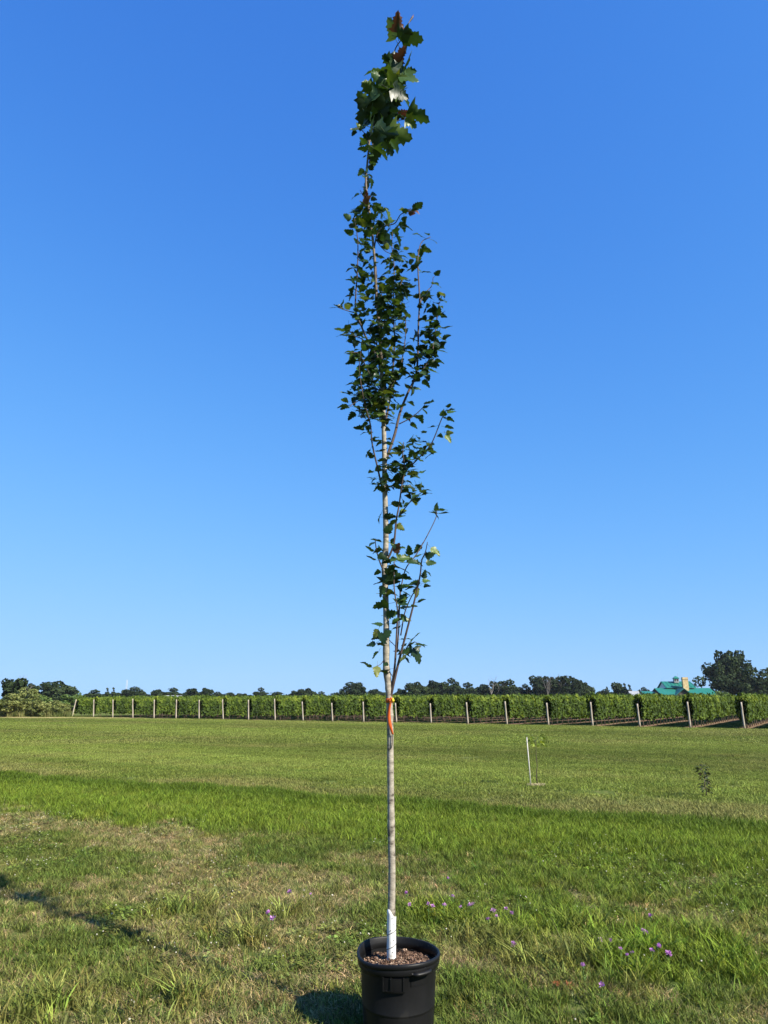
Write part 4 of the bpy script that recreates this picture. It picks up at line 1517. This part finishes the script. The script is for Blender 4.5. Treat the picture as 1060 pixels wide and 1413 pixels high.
# leaves placed one by one: x, y, size, direction on screen (deg, 0 = right, 90 = up), how flat it faces the camera, key
ONE = [(542, 42, 26, 112, .3, 'y2'), (549, 34, 20, 95, .6, 'b'), (566, 52, 27, -5, .5, 'g'), (557, 47, 20, 20, .3, 'g'), (528, 95, 30, 160, .7, 'g'), (546, 95, 32, 80, .9, 'g'),
       (558, 92, 30, 60, .8, 'g'), (561, 108, 26, -10, .7, 'y2'), (536, 112, 30, 150, .6, 'g'), (550, 112, 22, 20, .6, 'g'), (552, 77, 18, 60, .6, 'b'), (515, 125, 30, 140, .9, 'g'),
       (533, 128, 28, 170, .7, 'g'), (548, 128, 26, -20, .7, 'g'), (557, 134, 24, -30, .6, 'g'), (520, 145, 30, 190, .9, 'g'), (506, 150, 34, 245, .7, 'g'), (530, 150, 28, 0, .8, 'g'),
       (545, 160, 18, 120, .8, 'w'), (556, 157, 16, 30, .8, 'b'), (573, 158, 28, -10, .8, 'g'), (526, 168, 34, -75, .8, 'g'), (514, 176, 24, 80, .8, 'g'), (528, 182, 30, -20, .7, 'g'),
       (548, 185, 33, -15, .9, 'g'), (536, 200, 24, -50, .8, 'g'), (521, 195, 24, -90, .8, 'g'), (517, 212, 24, -110, .8, 'g'), (524, 208, 20, -20, .7, 'g'), (502, 205, 13, 170, .5, 'g'),
       (496, 175, 10, 150, .5, 'g'), (511, 160, 26, 200, .6, 'g'), (540, 145, 26, 40, .7, 'g'), (543, 118, 26, 100, .7, 'w'), (566, 168, 18, -30, .5, 'g'),
       (524, 108, 24, 170, .8, 'g'), (560, 100, 22, 10, .8, 'g'), (541, 84, 24, 150, .7, 'g'), (514, 136, 26, 200, .8, 'g'), (526, 136, 28, 100, .9, 'g'), (540, 132, 26, 200, .8, 'g'),
       (503, 143, 26, 120, .7, 'g'), (510, 166, 24, 250, .8, 'g'), (520, 158, 30, 30, .9, 'g'), (535, 172, 26, -60, .8, 'g'), (541, 192, 26, -40, .7, 'g'), (515, 190, 22, 170, .7, 'g'),
       (500, 305, 24, 175, .6, 'g'), (510, 300, 22, 20, .6, 'g'), (537, 300, 18, 80, .8, 'y2'), (560, 312, 16, 0, .9, 'y2'), (548, 325, 22, -40, .8, 'y2'), (532, 330, 26, -10, .6, 'g'),
       (506, 276, 13, 60, .7, 'b'), (505, 266, 10, 100, .6, 'b'), (568, 294, 10, 10, .5, 'b'), (562, 291, 9, 60, .5, 'b'), (574, 291, 10, -10, .5, 'b'),
       # lower leaves
       (520, 747, 15, 170, .8, 'g'), (521, 760, 14, 190, .6, 'g'), (527, 768, 15, -30, .7, 'g'), (536, 730, 17, 60, .8, 'g'), (552, 727, 13, -40, .9, 'y'), (537, 714, 17, 0, .7, 'g'),
       (548, 757, 15, 60, .9, 'b'), (556, 770, 18, 30, .8, 'g'), (565, 760, 15, 90, .6, 'g'), (570, 775, 20, 10, .7, 'g'), (552, 782, 22, 0, .7, 'y2'), (538, 795, 28, 80, .9, 'y2'),
       (553, 797, 22, 20, .8, 'g'), (525, 803, 16, 180, .7, 'g'), (538, 818, 22, 10, .6, 'y2'), (556, 810, 17, 0, .4, 'g'), (555, 828, 20, 60, .9, 'g'), (559, 839, 15, 0, .8, 'g'),
       (528, 833, 20, 180, .8, 'g'), (526, 815, 16, 260, .6, 'g'), (540, 847, 17, 10, .8, 'g'), (547, 858, 15, 20, .7, 'g'), (522, 862, 15, 180, .5, 'g'), (519, 874, 14, 240, .8, 'y'),
       (531, 878, 20, 40, .9, 'g'), (513, 890, 13, 190, .6, 'g'), (519, 904, 13, 230, .8, 'g'), (520, 926, 15, 265, .9, 'y'), (526, 890, 12, 170, .4, 'g'), (571, 880, 17, 60, .9, 'g'),
       (580, 891, 16, -10, .8, 'y2'), (576, 902, 22, -50, .9, 'g'), (560, 899, 20, 170, .8, 'g'), (556, 908, 14, 220, .7, 'y'), (561, 911, 10, -50, .5, 'g'), (566, 891, 13, 30, .6, 'g'),
       (585, 767, 12, 60, .9, 'g'), (593, 766, 15, 25, .7, 'g'), (594, 777, 14, -5, .6, 'g'), (586, 793, 12, 80, .8, 'g'), (588, 801, 12, 20, .6, 'g'), (574, 804, 13, 170, .7, 'g'),
       (589, 809, 10, 0, .5, 'g'), (575, 817, 14, -80, .9, 'y'), (573, 811, 12, 200, .6, 'g'), (571, 836, 9, 10, .4, 'g'), (602, 700, 12, 90, .9, 'g'), (598, 708, 11, 170, .6, 'g'),
       (609, 703, 16, 15, .6, 'g'), (612, 709, 14, 0, .6, 'g'), (602, 712, 10, -60, .8, 'g'),
       (614, 570, 10, 100, .8, 'y2'), (622, 568, 12, 20, .5, 'g'), (621, 578, 11, -10, .7, 'g'), (619, 589, 12, 0, .7, 'g'), (620, 597, 10, 0, .8, 'y'), (618, 605, 13, -60, .8, 'y2'),
       (468, 424, 14, 160, .6, 'g'), (462, 425, 12, 190, .5, 'g'), (473, 462, 13, 165, .7, 'g'), (484, 490, 14, 175, .7, 'g'), (476, 553, 12, 170, .4, 'g'), (486, 574, 14, 230, .7, 'g'),
       (496, 592, 15, 170, .7, 'g'), (606, 498, 13, 0, .7, 'g'), (598, 513, 13, -20, .7, 'g'), (616, 466, 13, 20, .7, 'g'), (617, 452, 13, 5, .5, 'g')]
for (x, y, px, deg, face, key) in ONE:
    p0 = tp(x, y, lg.uniform(-.12, .02))
    view = (Vector((0, 0, EYE)) - (p0 + tree.location)).normalized()
    rt = Vector((1, 0, 0))
    rt = (rt - view * rt.dot(view)).normalized()
    upv = view.cross(rt)
    d = rt * math.cos(R(deg)) + upv * math.sin(R(deg))
    axis = (d + view * lg.gauss(0, .25)).normalized()
    nrm = view * face * lg.choice((1, -1)) + Vector((lg.gauss(0, .45), lg.gauss(0, .45), 1.0 - face * .25 + lg.gauss(0, .2)))
    size = px_r(px, p0) * 2
    k = {'g': 'g', 'b': 'b', 'y': 'y', 'y2': 'g2', 'w': 'g'}[key]
    add_leaf(p0 - axis * size * .45, axis, nrm, px * (1.16 if y < 220 else 1.08), 'g' if k == 'g2' else k, None)
print('leaves', len(LEAVES))
LEAVES.sort(key=lambda q: -q[1])
for (mx, px, key, idx) in LEAVES[:300]:
    me = {'g': leaf_me, 'b': leaf_br, 'y': leaf_ye}[key][idx]
    o = link('leaf', me, tree)
    o.matrix_local = mx
for key in ('g', 'b', 'y'):
    rest = [q for q in LEAVES[300:] if q[2] == key]
    if not rest:
        continue
    mb, tints = MB(), []
    for (mx, px, kk, idx) in rest:
        v, f = LV[idx if key == 'g' else {'b': (0, 6), 'y': (1, 7)}[key][idx]]
        mb.add([mx @ Vector(p) for p in v], f)
        tints += [lg.random() * .9] * len(v)
    me = mb.mesh('small_leaves', M[{'g': 'leaf', 'b': 'leaf_brown', 'y': 'leaf_yellow'}[key]])
    at = me.attributes.new('tint', 'FLOAT', 'POINT')
    at.data.foreach_set('value', np.array(tints, np.float32))
    o = link('small_leaves', me, tree)
    o['kind'] = 'stuff'
# bud at the very tip
MB().tube([tp(566, 29), tp(569, 24), tp(571, 20)], [.006, .008, .001], 6).build('bud', M['leaf_brown'], tree)

# ------------------------------------------------------------------ white spiral guard, ribbon and wire on the trunk
def trunk_at(y):
    """tree-local trunk point and radius at a photograph row"""
    best = None
    for i, p in enumerate(tline):
        w = p + tree.location - Vector((0, 0, EYE))
        zc, yc = w.y * CP + w.z * SP, -w.y * SP + w.z * CP
        yy = 706.5 - F_PX * yc / zc
        if best is None or abs(yy - y) < best[0]:
            best = (abs(yy - y), i)
    return tline[best[1]], trad[best[1]], best[1]


gb, gr, _ = trunk_at(1334)
gt, _, _ = trunk_at(1257)
glen = gt.z - gb.z
GR = .0245
guard = empty('trunk_guard', gb + tree.location, 'white spiral plastic guard wrapped round the foot of the trunk', 'tree guard')
gaxis = gt - gb
v, f = [], []
nz_, na_ = 14, 28
for i in range(nz_ + 1):
    for k in range(na_):
        a = 2 * math.pi * k / na_
        ztop = glen + .022 * math.cos(a - R(200)) + .006 * math.cos(3 * a)
        z = -.02 + (ztop + .02) * i / nz_
        c = gaxis * (max(z, 0) / glen)
        r = GR * (1 + .012 * math.sin(3 * a + i))
        v.append((c.x + r * math.cos(a), c.y + r * math.sin(a), z))
for i in range(nz_):
    for k in range(na_):
        f.append((i * na_ + k, i * na_ + (k + 1) % na_, (i + 1) * na_ + (k + 1) % na_, (i + 1) * na_ + k))
sp = MB().add(v, f).build('sleeve', M['guard'], guard)
sm = sp.modifiers.new('thick', 'SOLIDIFY')
sm.thickness = .0015
sm.offset = -1
seam = []
for i in range(120):                                        # the edge of the wrapped strip winds up round the sleeve
    t = i / 119
    a = R(-200) + 2 * math.pi * 3.1 * t
    z = .01 + (glen - .045) * t
    c = gaxis * (z / glen)
    seam.append((c.x + (GR + .0003) * math.cos(a), c.y + (GR + .0003) * math.sin(a), z))
MB().tube(seam, .0020, 5).build('seam', M['seam'], guard)
for (zf, aa_) in ((.93, -80), (.82, -60), (.70, -100), (.10, -110), (.30, -75), (.52, -60)):
    a = R(aa_)
    c = gaxis * zf
    d = Vector((math.cos(a), math.sin(a), 0))
    MB().tube([c + d * (GR - .002), c + d * (GR + .003)], .0022, 8).build('vent_hole', M['black'], guard, False)

kp, kr, _ = trunk_at(966)
rb = empty('ribbon', kp + tree.location, 'orange flagging ribbon tied round the trunk with its tail hanging', 'ribbon')
MB().lathe([(kr + .001, -.012), (kr + .004, -.008), (kr + .005, 0), (kr + .004, .009), (kr + .001, .013)], 20).build('loop', M['orange'], rb)
knot = Vector((.010, -kr - .006, 0))
mbk = MB()
for k in range(5):
    a = R(40 + 50 * k)
    mbk.tube([knot, knot + Vector((math.cos(a) * .012, -.008, math.sin(a) * .014)), knot + Vector((math.cos(a) * .006, -.003, math.sin(a) * .02))], [.004, .006, .002], 6)
mbk.build('knot', M['orange'], rb)
MB().tube([knot + Vector((.008, -.006, -.008)), knot + Vector((.011, -.012, 0)), knot + Vector((.010, -.009, .013))], [.005, .009, .004], 8).build('yellow_end', M['yellow'], rb)
tail = [(539, 970), (537.2, 978), (536.8, 987), (538, 997), (540, 1006), (542, 1013.5)]
v, f = [], []
tl_ = spline([at_y(x, y, POT_Y - kr - .012) - rb.location for x, y in tail], 24)
for i, p in enumerate(tl_):
    w = .0060 + .003 * math.sin(i * .14)
    tw_ = .35 * math.sin(i * .35)
    v += [p + Vector((-w * math.cos(tw_), w * math.sin(tw_), 0)), p + Vector((w * math.cos(tw_), -w * math.sin(tw_), 0))]
for i in range(len(tl_) - 1):
    f.append((2 * i, 2 * i + 1, 2 * i + 3, 2 * i + 2))
to = MB().add(v, f).build('tail', M['orange'], rb)
sm = to.modifiers.new('thick', 'SOLIDIFY')
sm.thickness = .0008
hook = [at_y(x, y, POT_Y - kr - .006) for x, y in ((541.6, 1013), (541.5, 1022), (541, 1029), (539.5, 1033), (537.2, 1034), (536.2, 1031.5))]
ho = empty('wire_hook', hook[0], 'thin dark hooked wire on the trunk below the orange ribbon', 'wire')
MB().tube(spline([p - hook[0] for p in hook], 20), .0026, 6).build('wire', M['black'], ho)

# ------------------------------------------------------------------ flowers
FL = [(619, 1213), (625, 1238), (592, 1248), (597, 1251), (613, 1250), (637, 1252), (648, 1250.6), (653, 1248), (565, 1249), (561, 1234), (680, 1257), (686, 1266), (674, 1269.5),
      (698, 1255), (706, 1262), (709.5, 1305), (898, 1265), (887, 1285), (827, 1297), (842, 1300), (857, 1311), (866.6, 1319), (873, 1316), (900, 1312), (908, 1307), (923, 1317),
      (831, 1360), (805, 1334), (400, 1231), (429, 1235), (371, 1261), (377, 1268), (684, 1259), (890, 1287)]


def flower_bloom(seed):
    g = random.Random(seed)
    mb = MB()
    for k in range(30):
        a = g.random() * 6.283
        el = g.uniform(.1, 1.3)
        d = Vector((math.cos(a) * math.cos(el), math.sin(a) * math.cos(el), math.sin(el)))
        e = Vector((-math.sin(a), math.cos(a), 0))
        L = g.uniform(.010, .016)
        b = d * .002
        mb.add([b - e * .001, b + e * .001, d * L + e * .0022, d * L * 1.1, d * L - e * .0022], [(0, 1, 2, 3, 4)])
    return mb.mesh('bloom', M['petal'], False)


bl_me = [flower_bloom(k) for k in range(4)]
bulb_me = MB().lathe([(.0, -.011), (.004, -.009), (.0055, -.004), (.0042, .001), (.0, .002)], 8).mesh('bulb', M['stem'])
fl_leaf = MB().add(*simple_leaf(.22)).mesh('leaf', M['stem'])
FL.sort()
nfl = {}
for k, (x, y) in enumerate(FL):
    hh = random.uniform(.10, .17)
    p = on_z(x, y, hh)
    gz = float(ground_z(p.x, p.y))
    where = 'left of the potted tree' if x < 450 else ('in the loose cluster just behind the pot' if x < 720 else 'in the grass to the right of the pot')
    nfl[where] = nfl.get(where, 0) + 1
    o = empty('purple_flower', (p.x, p.y, gz), 'purple flower %s, %s from the left' % (where, ORD[nfl[where] - 1]), 'flower', 'purple flowers ' + where)
    h2 = hh - gz
    MB().tube([(random.uniform(-.02, .02), random.uniform(-.02, .02), -.01), (random.uniform(-.008, .008), 0, h2 * .5), (0, 0, h2 - .008)], [.0024, .002, .0016], 5).build('stem', M['stem'], o)
    hd = link('bloom', bl_me[k % 4], o, loc=(0, 0, h2), rot=(random.gauss(-.3, .4), random.gauss(0, .4), random.random() * 6), scale=(random.uniform(1.1, 1.8),) * 3)
    link('bulb', bulb_me, hd)
    for q in range(3):
        lf = link('leaf', fl_leaf, o)
        a = random.random() * 6.28
        lf.matrix_local = leaf_frame(Vector((0, 0, h2 * (.2 + .22 * q))), (math.cos(a), math.sin(a), .7), (0, 0, 1), .04)

# white clover blooms (too many and too small to count)
mb, tints = MB(), []
cg = np.random.default_rng(8)
cx, cy = frustum_points(40, 3.6, 16, .6)
dens = smooth01(.50, .64, fbm(cx * 1.1 + 9, cy * 1.1, 51, 3)) * smooth01(1.5, 4.0, band_s(cx, cy)) * (np.hypot(cx - POT_X, cy - POT_Y) > .3)
ok = cg.random(len(cx)) < dens * .6 + .03
for x, y in zip(cx[ok], cy[ok]):
    z = float(ground_z(x, y)) + cg.uniform(.05, .085)
    r = cg.uniform(.003, .006)
    v = []
    for el, rr_ in ((-.9, .5), (-.3, .95), (.35, .95), (.9, .5)):
        for q in range(6):
            a = q * 1.047 + el
            v.append((x + r * rr_ * math.cos(a) * cg.uniform(.8, 1.2), y + r * rr_ * math.sin(a) * cg.uniform(.8, 1.2), z + r * el * .9))
    f = [(i * 6 + q, i * 6 + (q + 1) % 6, (i + 1) * 6 + (q + 1) % 6, (i + 1) * 6 + q) for i in range(3) for q in range(6)] + [tuple(18 + q for q in range(6)), tuple(range(6))[::-1]]
    mb.add(v, f)
    tints += [cg.random() * .95] * 24
me = mb.mesh('clover_blooms', M['clover_bloom'], False)
at = me.attributes.new('tint', 'FLOAT', 'POINT')
at.data.foreach_set('value', np.array(tints, np.float32))
tag(link('clover_blooms', me), 'tiny white clover blooms dotted through the turf', 'clover', kind='stuff')

# dead orange-brown leaf in the grass right of the pot
dl = on_z(783, 1361, .045)
o = empty('dead_leaf', dl, 'curled orange-brown dead leaf lying in the grass right of the pot', 'leaf')
dm = MB().add(*LV[7]).mesh('blade', M['dead_leaf'])
for k, (dx, dy, s, a) in enumerate(((0, 0, .055, .4), (-.04, .01, .05, 2.6))):
    q = link('blade', dm, o)
    q.matrix_local = leaf_frame(Vector((dx, dy, .005 * k)), (math.cos(a), math.sin(a), .15), (.2, -.7, 1), s)

# ------------------------------------------------------------------ the air between here and the skyline
hz = bpy.data.materials.new('air')
hz.use_nodes = True
hn = hz.node_tree.nodes
hn.remove(hn['Principled BSDF'])
pv = hn.new('ShaderNodeVolumePrincipled')
pv.inputs['Color'].default_value = (.80, .90, 1.0, 1)
pv.inputs['Density'].default_value = HAZE_DENSITY
hz.node_tree.links.new(pv.outputs[0], hn['Material Output'].inputs['Volume'])
hb = MB().box((0, 160, 8.5), (900, 640, 19.0)).build('haze', hz, None, False)
tag(hb, 'thin summer haze in the air over the field', 'haze', kind='stuff')
